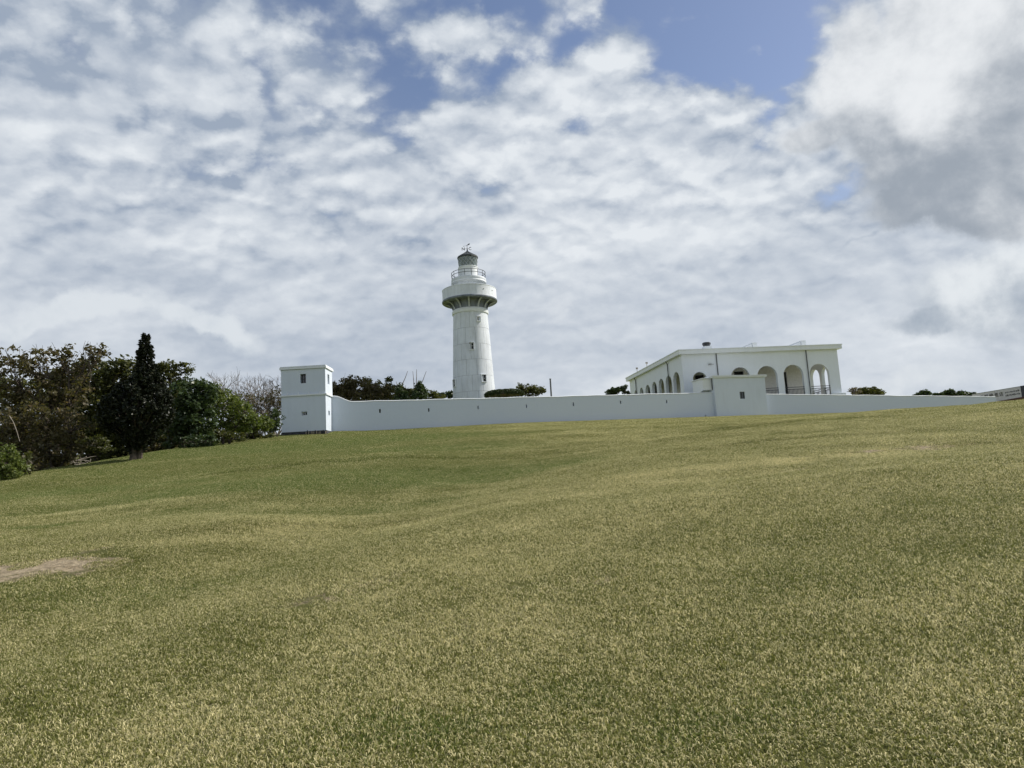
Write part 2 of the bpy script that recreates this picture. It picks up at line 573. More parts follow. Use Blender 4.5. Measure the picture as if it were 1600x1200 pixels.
_cp = []          # (X, Y, Z) control points
def cp(u, Y, ang=None, Z=None): _cp.append((u * Y, Y, Z if Z is not None else ang * Y))
for x_, z_ in ((-6, -2.0), (0, -2.0), (6, -1.95)): _cp.append((x_, -5, z_))
for x_, z_ in ((-30, -6.5), (30, -5.0), (0, -5.5)): _cp.append((x_, -35, z_))
for x_, z_ in ((-3, -1.52), (0, -1.50), (3, -1.44)): _cp.append((x_, 0.5, z_))
for u_, z_ in ((-.9, -1.15), (-.45, -1.0), (0, -.92), (.45, -.82), (.9, -.72)): cp(u_, 6, Z=z_)
for u_, z_ in ((-.9, -.55), (-.45, -.32), (0, -.16), (.45, .02), (.9, .15)): cp(u_, 13, Z=z_)
for u_, a_ in ((-.8, .026), (-.5, .024), (-.2, .034), (.15, .042), (.45, .047), (.85, .055)): cp(u_, 24, a_)
for u_, a_ in ((-1.0, .035), (-.72, .042), (-.55, .0605), (-.25, .058), (0, .0585), (.3, .0575), (.47, .0600), (.56, .0635), (.64, .0630), (.71, .0645), (.76, .067), (1.0, .072)): cp(u_, 38, a_)
for u_, a_ in ((-.8, .055), (-.5, .070), (-.35, .0745), (-.1, .0725), (.2, .068), (.40, .0628), (.55, .0622), (.70, .061), (.95, .062)): cp(u_, 54, a_)
for x_, y_, z_ in ((-36, 64, 4.4), (-20.5, 60.0, at(440, 681, 60.0).z), (-16.4, 60.0, at(509, 678.5, 60.0).z), (-16.3, 61.9, at(520, 674.5, 61.9).z), (-14, 62.6, 4.80), (0, 66.2, 4.98), (22, 72.3, 4.93), (27, 73.6, 4.86), (38, 77, 4.6), (54, 81, 4.3), (70, 84, 4.3)): _cp.append((x_, y_, z_))
for x_, y_, z_ in ((-40, 100, 4.6), (0, 100, 5.0), (40, 100, 5.0), (90, 110, 4.2), (-80, 70, 4.2), (95, 40, 3.5)): _cp.append((x_, y_, z_))
_cp = np.array(_cp)


def _tps(d2):
    return np.where(d2 > 1e-9, 0.5 * d2 * np.log(np.maximum(d2, 1e-9)), 0)


_n = len(_cp)
_K = _tps(((_cp[:, None, :2] - _cp[None, :, :2]) ** 2).sum(-1)) + np.eye(_n) * 0.25
_Pm = np.c_[np.ones(_n), _cp[:, :2]]
_A = np.block([[_K, _Pm], [_Pm.T, np.zeros((3, 3))]])
_w = np.linalg.solve(_A, np.r_[_cp[:, 2], 0, 0, 0])


def sstep(x, a, b):
    t_ = np.clip((x - a) / (b - a), 0, 1)
    return t_ * t_ * (3 - 2 * t_)


def H(x, y):
    x, y = np.asarray(x, float), np.asarray(y, float)
    sh = x.shape
    x, y = x.ravel(), y.ravel()
    xc, yc = np.clip(x, -95, 100), np.clip(y, -38, 112)
    out = np.empty(len(x))
    for s in range(0, len(x), 20000):
        e = s + 20000
        d2 = (xc[s:e, None] - _cp[:, 0]) ** 2 + (yc[s:e, None] - _cp[:, 1]) ** 2
        out[s:e] = _tps(d2) @ _w[:_n] + _w[_n] + _w[_n + 1] * xc[s:e] + _w[_n + 2] * yc[s:e]
    d = np.hypot(x - xc, y - yc)
    out = np.clip(out, -9, 5.3) * (1 - sstep(d, 0, 120)) + sstep(d, 0, 120) * -3.0
    # gentle unevenness of the turf, low banks that run across the slope
    amp = sstep(np.hypot(x, y), 0, 12)
    out += (fbm(x * .16 + 3, y * .22 + 9, 3) - .5) * 0.34 * amp * (1 - sstep(y, 40, 55))
    out += (fbm(x * .55, y * .7 + 4, 2) - .5) * 0.085 * (1 - .7 * sstep(y, 50, 58))
    path = np.array([(-7, 4.5), (-4.2, 6.5), (-2.6, 10.5), (-1.2, 17), (0.5, 25), (6, 36)])
    best, tt = np.full(len(x), 1e9), np.zeros(len(x))
    for i, (p, q) in enumerate(zip(path[:-1], path[1:])):
        d_ = q - p
        t0 = np.clip(((x - p[0]) * d_[0] + (y - p[1]) * d_[1]) / (d_ @ d_), 0, 1)
        ds = np.hypot(x - p[0] - t0 * d_[0], y - p[1] - t0 * d_[1])
        up = ds < best
        best, tt = np.where(up, ds, best), np.where(up, i + t0, tt)
    wd = np.interp(tt, [0, 2, 3, 5], [1.0, 1.6, 3.2, 6.0])
    dp = np.interp(tt, [0, 1, 2, 3, 4, 5], [.02, .14, .28, .46, .50, .1])
    out -= dp * np.exp(-(best / wd) ** 2)
    s = y - 0.22 * x
    wob = (fbm(x * .12 + 40, y * .05, 2) - .5) * 6
    for s0, hgt in ((11.6, .06), (16.2, .10), (25.5, .11)):
        mask = sstep(fbm(x * .09 + s0, y * .09 + 2, 2), .42, .62)
        out += hgt * mask * (sstep(s + wob, s0 - .22, s0 + .12) - sstep(s + wob, s0, s0 + 3.2))
    return out.reshape(sh)


def h1(x, y): return float(H(np.array([x]), np.array([y]))[0])


def ground(px, py, y0=3.0, y1=75.0):
    """where the line of sight first meets the lawn"""
    d = ray(px, py)
    Y = np.linspace(y0, y1, 1500)
    P = np.array(d)[None, :] * (Y / d.y)[:, None]
    g_ = H(P[:, 0], P[:, 1]) - P[:, 2]
    i = np.argmax(g_ > 0) if (g_ > 0).any() else len(Y) - 1
    return P[i, 0], P[i, 1]


# worn, dry and lush patches of the lawn, each an ellipse on the ground (from photo position, radii in metres, turn)
def _patch(px, py, rx, ry, rot, w): x, y = ground(px, py); return (x, y, rx, ry, R(rot), w)
DIRT = [_patch(62, 884, 1.45, 0.52, 5, 1.0), _patch(115, 862, 1.2, .5, 10, .6), _patch(20, 903, 1.2, .45, 0, .65), _patch(150, 895, 1.0, .3, 5, .5), _patch(490, 935, 1.1, .35, 25, .55),
        _patch(1420, 702, 3.4, .55, 12, .65), _patch(1240, 735, 1.8, .4, 12, .55), _patch(560, 915, .8, .3, 20, .55), _patch(880, 905, 1.4, .35, 20, .50),
        _patch(300, 1045, .3, .1, 0, .5), _patch(160, 700, 2.6, 1.4, 0, .35), _patch(1070, 675, 3.0, .5, 10, .3)]
DRYP = [_patch(220, 788, 2.4, .3, 12, 1.0), _patch(120, 800, 3.0, .35, 12, .9), _patch(280, 845, 1.4, .3, 10, .7), _patch(880, 775, 5.0, .7, 8, .5),
        _patch(1150, 728, 3.5, .5, 8, .7), _patch(760, 870, 2.6, .6, 15, .35), _patch(680, 1000, 2.4, .8, 10, .4), _patch(1480, 1050, 2.0, .8, 0, .3),
        _patch(400, 1100, 2.0, .7, 0, .35), _patch(1400, 930, 3.0, .6, 5, .35), _patch(170, 690, 5, 2, 0, .5)]
LUSH = [_patch(65, 823, .9, .25, 8, 1.0), _patch(600, 745, 8, 3.0, 20, .8), _patch(350, 700, 10, 6, 0, .8), _patch(520, 690, 14, 5, 8, .7), _patch(700, 700, 6, 3, 0, .45),
        _patch(640, 1150, .7, .3, 0, .7), _patch(1100, 1130, .8, .3, 0, .6), _patch(1480, 790, 3.2, 1.2, 5, .25), _patch(300, 800, 3.2, 1.0, 10, .35), _patch(30, 893, .25, .08, 5, 1.2),
        _patch(90, 770, 5, 1.6, 10, .6), _patch(550, 800, 3.0, .8, 25, .5), _patch(1330, 900, 2.2, .8, 5, .2), _patch(860, 1090, .5, .2, 0, .6), _patch(200, 930, 3, .8, 5, .4)]


def field(lst, x, y):
    out = np.zeros_like(x, dtype=float)
    wx, wy = (fbm(x * 1.3 + 7, y * 1.3, 3) - .5) * 1.0, (fbm(x * 1.3, y * 1.3 + 31, 3) - .5) * .55
    for cx, cy, rx, ry, ro, w in lst:
        s_ = min(1, rx)
        dx, dy = x - cx + wx * s_, y - cy + wy * s_
        a = (dx * math.cos(ro) + dy * math.sin(ro)) / rx
        b = (-dx * math.sin(ro) + dy * math.cos(ro)) / ry
        out = np.maximum(out, w * (1 - sstep(np.sqrt(a * a + b * b), .25, 1.25)))
    return out


def lawn_fields(x, y):
    dirt = field(DIRT, x, y)
    lush = field(LUSH, x, y)
    dryp = field(DRYP, x, y)
    near = 1 - sstep(y, 8, 30)
    n_ = fbm(x * .33 + 11, y * .45 + 3, 4)
    n2_ = fbm(x * 1.6 + 2, y * 2.0 + 8, 3)
    right = sstep(x + 3, -6, 12)
    dry = .30 + .15 * near + .05 * right + (n_ - .5) * .75 + (n2_ - .5) * .65
    base = (1 - sstep(x + .12 * y, -5, 9)) * sstep(y, 9, 19)
    dry = dry + dryp * .6 - lush * .5 - .30 * base
    lush = lush + .45 * base
    return np.clip(dry, 0, 1), np.clip(dirt + .0, 0, 1), np.clip(lush + (fbm(x * .5 + 80, y * .6, 3) - .52) * .4, 0, 1)


def foot_py(px, Y):
    """photo row at which the lawn lies at ground distance Y under column px"""
    py = 700.0
    for _ in range(12):
        d = ray(px, py)
        g_ = h1(d.x / d.y * Y, Y)
        P = Vector((d.x / d.y * Y, Y, g_))
        py = 600 - F_PX * P.dot(Uv) / P.dot(Fv)
    return py


# shared lawn colour: dry / dirt / lush plus fine world-space mottling
def lawn_colour(t, dry, dirt, lush, pos, blade=None):
    m1 = t.noise(pos, 1.1, 5, 0.62)
    m2 = t.noise(pos, 17.0, 4, 0.7)
    d = t.math('ADD', dry, t.math('ADD', t.math('MULTIPLY', t.math('SUBTRACT', m1, .5), .55), t.math('MULTIPLY', t.math('SUBTRACT', m2, .5), 1.5)))
    if blade is not None:
        d = t.math('ADD', d, t.math('MULTIPLY', t.math('SUBTRACT', blade, .45), 2.1))
    green = t.mix(t.ramp(lush, 0.0, 0.9), (0.132, 0.150, 0.028, 1), (0.100, 0.158, 0.026, 1))
    olive = (0.262, 0.264, 0.064, 1)
    straw = (0.80, 0.72, 0.40, 1)
    c = t.mix(t.ramp(d, 0.10, 0.55), green, olive)
    c = t.mix(t.ramp(d, 0.55, 1.15), c, straw)
    return c


mt, t = new_mat('lawn soil and thatch')
pos = t.node('ShaderNodeNewGeometry').outputs['Position']
fa = lambda n_, ty='GEOMETRY': t.node('ShaderNodeAttribute', attribute_name=n_, attribute_type=ty).outputs['Fac']
c = lawn_colour(t, fa('dry'), fa('dirt'), fa('lush'), pos)
# close to, the sheet is the soil and thatch between the blades; far off it is the whole sward
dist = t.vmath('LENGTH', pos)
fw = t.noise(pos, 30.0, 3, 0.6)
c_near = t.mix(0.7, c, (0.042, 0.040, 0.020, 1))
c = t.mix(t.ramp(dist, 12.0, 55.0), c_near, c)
soil = t.mix(t.ramp(t.noise(pos, 9.0, 8, 0.75), .3, .7), (0.18, 0.14, 0.085, 1), (0.42, 0.345, 0.235, 1))
c = t.mix(t.ramp(t.math('ADD', fa('dirt'), t.math('MULTIPLY', t.math('SUBTRACT', t.noise(pos, 4.0, 8, 0.75), .5), 1.7)), .40, .75), c, soil)
hgt = t.math('ADD', t.math('MULTIPLY', t.noise(pos, 14.0, 5, 0.7), 1.0), t.math('MULTIPLY', t.noise(pos, 3.0, 5, 0.65), 1.6))
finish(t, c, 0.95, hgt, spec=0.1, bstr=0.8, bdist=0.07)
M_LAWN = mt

mb_, t = new_mat('grass blades')
pos = t.node('ShaderNodeNewGeometry').outputs['Position']
ins = lambda n_: t.node('ShaderNodeAttribute', attribute_name=n_, attribute_type='INSTANCER').outputs['Fac']
tint = t.node('ShaderNodeAttribute', attribute_name='tint', attribute_type='GEOMETRY').outputs['Fac']
c = lawn_colour(t, ins('dry'), ins('dirt'), ins('lush'), pos, tint)
df = t.node('ShaderNodeBsdfPrincipled')
t.put(df.inputs['Base Color'], c)
df.inputs['Roughness'].default_value = 0.55
df.inputs['Specular IOR Level'].default_value = 0.25
tr = t.node('ShaderNodeBsdfTranslucent')
t.put(tr.inputs['Color'], c)
mx = t.node('ShaderNodeMixShader')
mx.inputs[0].default_value = 0.38
t.l.new(df.outputs[0], mx.inputs[1])
t.l.new(tr.outputs[0], mx.inputs[2])
o = t.node('ShaderNodeOutputMaterial')
t.l.new(mx.outputs[0], o.inputs[0])
M_BLADE = mb_


def axis(lo, hi, step, far, grow=1.22):
    a = list(np.arange(lo, hi + 1e-6, step))
    s = step
    while a[-1] < far:
        s *= grow
        a.append(a[-1] + s)
    s = step
    while a[0] > -far:
        s *= grow
        a.insert(0, a[0] - s)
    return np.array(a)


xs, ys = axis(-62, 75, .36, 3500), axis(-4, 90, .30, 3500)
GX, GY = np.meshgrid(xs, ys)
GZ = H(GX, GY)
nx, ny = len(xs), len(ys)
idx = np.arange(nx * ny).reshape(ny, nx)
faces = np.stack([idx[:-1, :-1], idx[:-1, 1:], idx[1:, 1:], idx[1:, :-1]], -1).reshape(-1, 4)
me = np_mesh('lawn', np.stack([GX, GY, GZ], -1), faces, M_LAWN)
me.polygons.foreach_set('use_smooth', np.ones(len(faces), bool))
_d, _e, _l = lawn_fields(GX.ravel(), GY.ravel())
for nm, arr in (('dry', _d), ('dirt', _e), ('lush', _l)):
    a = me.attributes.new(nm, 'FLOAT', 'POINT')
    a.data.foreach_set('value', arr.astype(np.float32))
lawn = link('lawn', me)
tag(lawn, kind='structure')


# ------------------------------------------------------------------ grass: turf tufts instanced over the lawn
def turf_tile(rng, n=360, rad=.19, wid=.0038, hgt=.028):
    a = rng.random(n) * 2 * math.pi
    r_ = rad * np.sqrt(rng.random(n))
    bx, by = r_ * np.cos(a), r_ * np.sin(a)
    yaw = rng.random(n) * 2 * math.pi
    h_ = hgt * (0.45 + 0.75 * rng.random(n)) * (1 + .35 * (fbm(bx * 14 + 50, by * 14, 2) - .5) * 2)
    lean = 0.55 + 1.05 * rng.random(n)
    w_ = wid * (.7 + .7 * rng.random(n))
    dx, dy = np.cos(yaw), np.sin(yaw)
    tw = rng.random(n) * math.pi
    sx_, sy_ = np.cos(tw), np.sin(tw)
    cur = rng.normal(0, 1.0, n)
    base = np.stack([bx, by, np.full(n, -.006)], -1)
    side = np.stack([sx_, sy_, np.zeros(n)], -1) * (w_ / 2)[:, None]
    mid = base + np.stack([dx * np.sin(lean * .5), dy * np.sin(lean * .5), np.cos(lean * .5)], -1) * (h_ * .55)[:, None]
    l2 = np.minimum(lean * 1.55, 2.1)
    yaw2 = yaw + cur
    tip = mid + np.stack([np.cos(yaw2) * np.sin(l2), np.sin(yaw2) * np.sin(l2), np.cos(l2)], -1) * (h_ * .6)[:, None]
    V = np.stack([base - side, base + side, mid + side * .85, mid - side * .85, tip], 1).reshape(-1, 3)
    b = np.arange(n) * 5
    tris = np.concatenate([np.stack([b, b + 1, b + 2], -1), np.stack([b, b + 2, b + 3], -1), np.stack([b + 3, b + 2, b + 4], -1)])
    tint_ = np.repeat(rng.random(n), 5)
    return V, tris, tint_


rng = np.random.default_rng(5)
V_, F_, T_, K_ = [], [], [], []
off = 0
NT_ = 5
for k in range(NT_):
    v, f, ti = turf_tile(rng)
    V_.append(v); F_.append(f + off); T_.append(ti); K_.append(np.full(len(v), k))
    off += len(v)


def scatter(x0, x1, y0, y1, dens, cond):
    st = dens ** -.5                                    # jittered grid: no chance gaps
    gx, gy = np.meshgrid(np.arange(x0, x1, st), np.arange(y0, y1, st))
    x = (gx + st * rng.uniform(-.15, 1.15, gx.shape)).ravel()
    y = (gy + st * rng.uniform(-.15, 1.15, gx.shape)).ravel()
    k = cond(x, y)
    return x[k], y[k]


pts = []
# rougher fringe along the foot of the wall and the turret
fx_ = -16.2 + 70 * rng.random(900)
fr_ = np.stack([fx_, 66.2 + .27 * fx_ - .25 * rng.random(900), 2.3 + 1.3 * rng.random(900)], -1)
pts.append(fr_)
fx_ = -20.8 + 4.3 * rng.random(110)
pts.append(np.stack([fx_, 59.85 - .15 * rng.random(110), 2.0 + 1.2 * rng.random(110)], -1))
rings = [(0.3, 7.5, 46, 1.0), (7.5, 14, 38, 1.05), (14, 24, 24, 1.25), (24, 38, 14, 1.6), (38, 58, 8.0, 2.0), (58, 82, 4.0, 2.4)]
for a_, b_, dens, sc_ in rings:
    wx_ = b_ * .92 + 2.5
    x, y = scatter(-wx_, wx_, a_, b_, dens, lambda x, y: (np.abs(x) < y * .92 + 2.5))
    s = sc_ * (.8 + .4 * rng.random(len(x)))
    pts.append(np.stack([x, y, s], -1))
pts = np.concatenate(pts)
# keep off the buildings' footprint
wy = 66.35 + .27 * pts[:, 0]
keep = ~((pts[:, 1] > np.where(pts[:, 0] > -16, wy - .1, 200)) | ((pts[:, 0] > -20.7) & (pts[:, 0] < -16.4) & (pts[:, 1] > 60.1)))
pts = pts[keep]
dr, di, lu = lawn_fields(pts[:, 0], pts[:, 1])
keep = rng.random(len(pts)) > np.clip(di * 1.2 - .2 + (fbm(pts[:, 0] * 3, pts[:, 1] * 3, 3) - .5) * 2.2 * di, 0, .9)
pts, dr, di, lu = pts[keep], dr[keep], di[keep], lu[keep]


def on_sheet(x, y):
    """height of the lawn mesh itself, so that no tuft sinks below it"""
    i = np.clip(np.searchsorted(xs, x) - 1, 0, nx - 2)
    j = np.clip(np.searchsorted(ys, y) - 1, 0, ny - 2)
    fx, fy = (x - xs[i]) / (xs[i + 1] - xs[i]), (y - ys[j]) / (ys[j + 1] - ys[j])
    return (GZ[j, i] * (1 - fx) * (1 - fy) + GZ[j, i + 1] * fx * (1 - fy) + GZ[j + 1, i] * (1 - fx) * fy + GZ[j + 1, i + 1] * fx * fy)


pz = on_sheet(pts[:, 0], pts[:, 1]) + .007
eps = .2
gx_ = (on_sheet(pts[:, 0] + eps, pts[:, 1]) - on_sheet(pts[:, 0] - eps, pts[:, 1])) / (2 * eps)
gy_ = (on_sheet(pts[:, 0], pts[:, 1] + eps) - on_sheet(pts[:, 0], pts[:, 1] - eps)) / (2 * eps)
tall = pts[:, 2] * (.78 + .65 * fbm(pts[:, 0] * 2.3 + 5, pts[:, 1] * 2.3, 3) + .25 * lu)
nP = len(pts)
V_all = np.concatenate(V_ + [np.stack([pts[:, 0], pts[:, 1], pz], -1)])
F_all = np.concatenate(F_)
gme = np_mesh('grass', V_all, F_all, M_BLADE, np.concatenate(T_ + [np.zeros(nP)]))
nB = off


def attr(me, nm, vals, ty='FLOAT'):
    a = me.attributes.new(nm, ty, 'POINT')
    a.data.foreach_set('vector' if ty == 'FLOAT_VECTOR' else 'value', np.asarray(vals).ravel())


attr(gme, 'tile', np.concatenate(K_ + [np.full(nP, -1)]).astype(np.int32), 'INT')
attr(gme, 'dry', np.r_[np.zeros(nB), dr].astype(np.float32))
attr(gme, 'dirt', np.r_[np.zeros(nB), di].astype(np.float32))
attr(gme, 'lush', np.r_[np.zeros(nB), lu].astype(np.float32))
attr(gme, 'pick', np.r_[np.zeros(nB), rng.integers(0, NT_, nP)].astype(np.int32), 'INT')
rot = np.zeros((nB + nP, 3), np.float32)
rot[nB:, 0] = np.arctan(gy_)
rot[nB:, 1] = -np.arctan(gx_)
rot[nB:, 2] = 0
attr(gme, 'tilt', rot, 'FLOAT_VECTOR')
yawv = np.zeros((nB + nP, 3), np.float32)
yawv[nB:, 2] = rng.random(nP) * 6.283
attr(gme, 'yaw', yawv, 'FLOAT_VECTOR')
scl = np.ones((nB + nP, 3), np.float32)
scl[nB:, 0] = scl[nB:, 1] = pts[:, 2]
scl[nB:, 2] = tall
attr(gme, 'size', scl, 'FLOAT_VECTOR')
grass = link('grass', gme)
tag(grass, 'short dry green lawn grass covering the slope', 'grass', kind='stuff')
ng = bpy.data.node_groups.new('turf instances', 'GeometryNodeTree')
ng.interface.new_socket('Geometry', in_out='INPUT', socket_type='NodeSocketGeometry')
ng.interface.new_socket('Geometry', in_out='OUTPUT', socket_type='NodeSocketGeometry')
gi, go = ng.nodes.new('NodeGroupInput'), ng.nodes.new('NodeGroupOutput')


def named(nm, ty):
    n = ng.nodes.new('GeometryNodeInputNamedAttribute')
    n.data_type = ty
    n.inputs['Name'].default_value = nm
    return n.outputs['Attribute']


def is_tile(k):
    c_ = ng.nodes.new('FunctionNodeCompare')
    c_.data_type = 'INT'
    c_.operation = 'EQUAL'
    ng.links.new(named('tile', 'INT'), c_.inputs['A'] if c_.inputs['A'].type == 'INT' else c_.inputs[2])
    (c_.inputs[3]).default_value = k
    return c_.outputs[0]


g2i = ng.nodes.new('GeometryNodeGeometryToInstance')
for k in range(NT_):
    s_ = ng.nodes.new('GeometryNodeSeparateGeometry')
    ng.links.new(gi.outputs[0], s_.inputs['Geometry'])
    ng.links.new(is_tile(k), s_.inputs['Selection'])
    ng.links.new(s_.outputs['Selection'], g2i.inputs[0])
sp = ng.nodes.new('GeometryNodeSeparateGeometry')
ng.links.new(gi.outputs[0], sp.inputs['Geometry'])
ng.links.new(is_tile(-1), sp.inputs['Selection'])
mp_ = ng.nodes.new('GeometryNodeMeshToPoints')
ng.links.new(sp.outputs['Selection'], mp_.inputs['Mesh'])
ip = ng.nodes.new('GeometryNodeInstanceOnPoints')
ng.links.new(mp_.outputs[0], ip.inputs['Points'])
ng.links.new(g2i.outputs[0], ip.inputs['Instance'])
ip.inputs['Pick Instance'].default_value = True
ng.links.new(named('pick', 'INT'), ip.inputs['Instance Index'])
rr = ng.nodes.new('FunctionNodeRotateRotation')
rr.rotation_space = 'LOCAL'
e1, e2 = ng.nodes.new('FunctionNodeEulerToRotation'), ng.nodes.new('FunctionNodeEulerToRotation')
ng.links.new(named('tilt', 'FLOAT_VECTOR'), e1.inputs[0])
ng.links.new(named('yaw', 'FLOAT_VECTOR'), e2.inputs[0])
ng.links.new(e1.outputs[0], rr.inputs[0])
ng.links.new(e2.outputs[0], rr.inputs[1])
ng.links.new(rr.outputs[0], ip.inputs['Rotation'])
ng.links.new(named('size', 'FLOAT_VECTOR'), ip.inputs['Scale'])
ng.links.new(ip.outputs[0], go.inputs[0])
md = grass.modifiers.new('turf', 'NODES')
md.node_group = ng


# ================================================================== perimeter wall, turret, gatehouse
def pierced(pos, nrm, thick, ubreaks, zb, zt, ops, cap=0.0):
    """A wall that follows pos(u), pierced by real openings.
    ops: (u0, u1, sill, spring, rise) in absolute z; rise > 0 makes a round arch."""
    mb = MB()
    us = set(ubreaks)
    for (a, b, s_, sp_, ri) in ops:
        us |= {a, b}
        if ri > 0:
            for k in range(1, 14):
                us.add((a + b) / 2 - (b - a) / 2 * math.cos(math.pi * k / 14))
    us = sorted(us)

    def zo(op, u):
        a, b, s_, sp_, ri = op
        if ri <= 0: return sp_
        q = (u - (a + b) / 2) / ((b - a) / 2)
        return sp_ + ri * math.sqrt(max(0, 1 - q * q))

    def P(u, z, w):
        x, y = pos(u)
        n = nrm(u)
        return (x + n[0] * w, y + n[1] * w, z)
    for a, b in zip(us[:-1], us[1:]):
        m = (a + b) / 2
        cur = sorted([o_ for o_ in ops if o_[0] < m < o_[1]], key=lambda o_: o_[2])
        la, lb = zb(a), zb(b)
        segs = []
        for o_ in cur:
            segs.append((la, lb, o_[2], o_[2]))
            la, lb = zo(o_, a), zo(o_, b)
        segs.append((la, lb, zt(a), zt(b)))
        for (za, zb_, zc_, zd) in segs:
            if zc_ - za < 1e-4 and zd - zb_ < 1e-4: continue
            mb.quad(P(a, za, 0), P(b, zb_, 0), P(b, zd, 0), P(a, zc_, 0))
            mb.quad(P(b, zb_, thick), P(a, za, thick), P(a, zc_, thick), P(b, zd, thick))
        for (za, zb_, zc_, zd) in segs:
            mb.quad(P(a, zc_, 0), P(b, zd, 0), P(b, zd, thick), P(a, zc_, thick))
            mb.quad(P(a, za, thick), P(b, zb_, thick), P(b, zb_, 0), P(a, za, 0))
    for (a, b, s_, sp_, ri) in ops:
        if sp_ - s_ > 1e-3:
            mb.quad(P(a, s_, 0), P(a, s_, thick), P(a, sp_, thick), P(a, sp_, 0))
            mb.quad(P(b, s_, thick), P(b, s_, 0), P(b, sp_, 0), P(b, sp_, thick))
    for u, fl in ((us[0], 1), (us[-1], 0)):
        q = [P(u, zb(u), 0), P(u, zb(u), thick), P(u, zt(u), thick), P(u, zt(u), 0)]
        mb.quad(*(q[::-1] if fl else q))
    return mb


# --- turret at the wall's left end: front face between px 439 and 508
TY = 60.0
FL, FR = at(439.5, 625, TY), at(508.5, 620, TY - .05)
tx0, tx1 = FL.x, FR.x
tw = tx1 - tx0
tztop = at(470, 577.0, TY).z
tzband = at(470, 617.5, TY).z
tzb = at(470, 674.3, TY).z
zg = 4.0
tur = empty('turret', (tx0 + tw / 2, TY, 4.9), 'square two storey white turret with dark plinth at the left end of the perimeter wall', 'turret')
TO = Vector(tur.location)


def sub(mb, o):
    mb.v = [(a - o[0], b - o[1], c - o[2]) for a, b, c in mb.v]
    return mb


def pz(px, py, Y=TY): return at(px, py, Y)
w1a, w1b = pz(469.2, 599), pz(478, 584)
w2a, w2b = pz(471.3, 649.3), pz(479.8, 642.7)
front = pierced(lambda u: (u, TY), lambda u: (0, 1), .45, [tx0, tx1], lambda u: tzb, lambda u: tztop,
                [(w1a.x, w1b.x, w1a.z, w1b.z, 0), (w2a.x, w2b.x, w2a.z, w2b.z, 0)])
TD = 2.3
side_ops = []
swy = TY + 1.05
side = pierced(lambda u: (tx1, u), lambda u: (-1, 0), .45, [TY + .45, TY + TD], lambda u: tzb, lambda u: tztop,
               [(swy - .3, swy + .3, w1a.z - .05, w1b.z, 0), (swy - .25, swy + .25, w2a.z, w2b.z + .05, 0)])
mb = MB()
mb.v += front.v; mb.f += front.f
b_ = len(mb.v)
mb.v += side.v
mb.f += [tuple(b_ + i for i in f) for f in side.f]
mb.quad((tx0, TY + TD, tzb), (tx0, TY + .45, tzb), (tx0, TY + .45, tztop), (tx0, TY + TD, tztop))
mb.quad((tx1, TY + TD, tzb), (tx0, TY + TD, tzb), (tx0, TY + TD, tztop), (tx1, TY + TD, tztop))
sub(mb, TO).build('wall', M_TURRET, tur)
mb = MB().box((tx0 + tw / 2, TY + TD / 2, tztop + .11), (tw + .22, TD + .22, .18)).box((tx0 + tw / 2, TY + TD / 2, tztop + .255), (tw + .14, TD + .14, .07))
sub(mb, TO).build('roof_slab', M_TRIM, tur)
mb = MB()
for (cx_, cy_, sx_, sy_) in ((tx0 + tw / 2, TY - .055, tw + .22, .11), (tx1 + .055, TY + TD / 2, .11, TD)):
    mb.box((cx_, cy_, tzband), (sx_, sy_, .13))
sub(mb, TO).build('string_course', M_TRIM, tur)
for k in range(4):
    mb = MB().box((tx0 + tw * (.14 + .245 * k), TY - .045, tzband + .15), (.07, .08, .17))
    sub(mb, TO).build('bracket', M_TRIM, tur)
sub(MB().box((tx0 + tw / 2 - .01, TY + TD / 2 + .02, (tzb + zg) / 2), (tw + .10, TD, tzb - zg)), TO).build('plinth', M_PLINTH, tur)


def small_window(parent, O, c, w, h, dy, bars=True, m=M_TRIM):
    """frame, panes and glazing bars set back in an opening facing -Y"""
    f = MB()
    for sx_, sz_, ww, hh in ((0, h / 2 - .03, w, .06), (0, -h / 2 + .03, w, .06), (-w / 2 + .03, 0, .06, h - .12), (w / 2 - .03, 0, .06, h - .12)):
        f.box((c[0] + sx_, c[1] + dy, c[2] + sz_), (ww, .06, hh))
    if bars:
        f.box((c[0], c[1] + dy, c[2]), (.035, .045, h - .12)).box((c[0] - w / 4, c[1] + dy, c[2]), (w / 2 - .09, .04, .035))
    fr = sub(f, O).build('window', m, parent)
    p_ = sub(MB().box((c[0], c[1] + dy + .05, c[2]), (w - .06, .02, h - .06)), O).build('pane', M_GLASS, fr)


small_window(tur, TO, ((w1a.x + w1b.x) / 2, TY, (w1a.z + w1b.z) / 2), w1b.x - w1a.x, w1b.z - w1a.z, .34, m=M_PIPE)
small_window(tur, TO, ((w2a.x + w2b.x) / 2, TY, (w2a.z + w2b.z) / 2), w2b.x - w2a.x, w2b.z - w2a.z, .30)
sub(MB().box((tx1 - .38, swy, (w1a.z + w1b.z) / 2), (.04, .6, w1b.z - w1a.z)), TO).build('shutter', M_SEAM, tur)
sub(MB().box((tx1 - .38, swy, (w2a.z + w2b.z) / 2), (.04, .5, w2b.z - w2a.z)), TO).build('shutter', M_SEAM, tur)
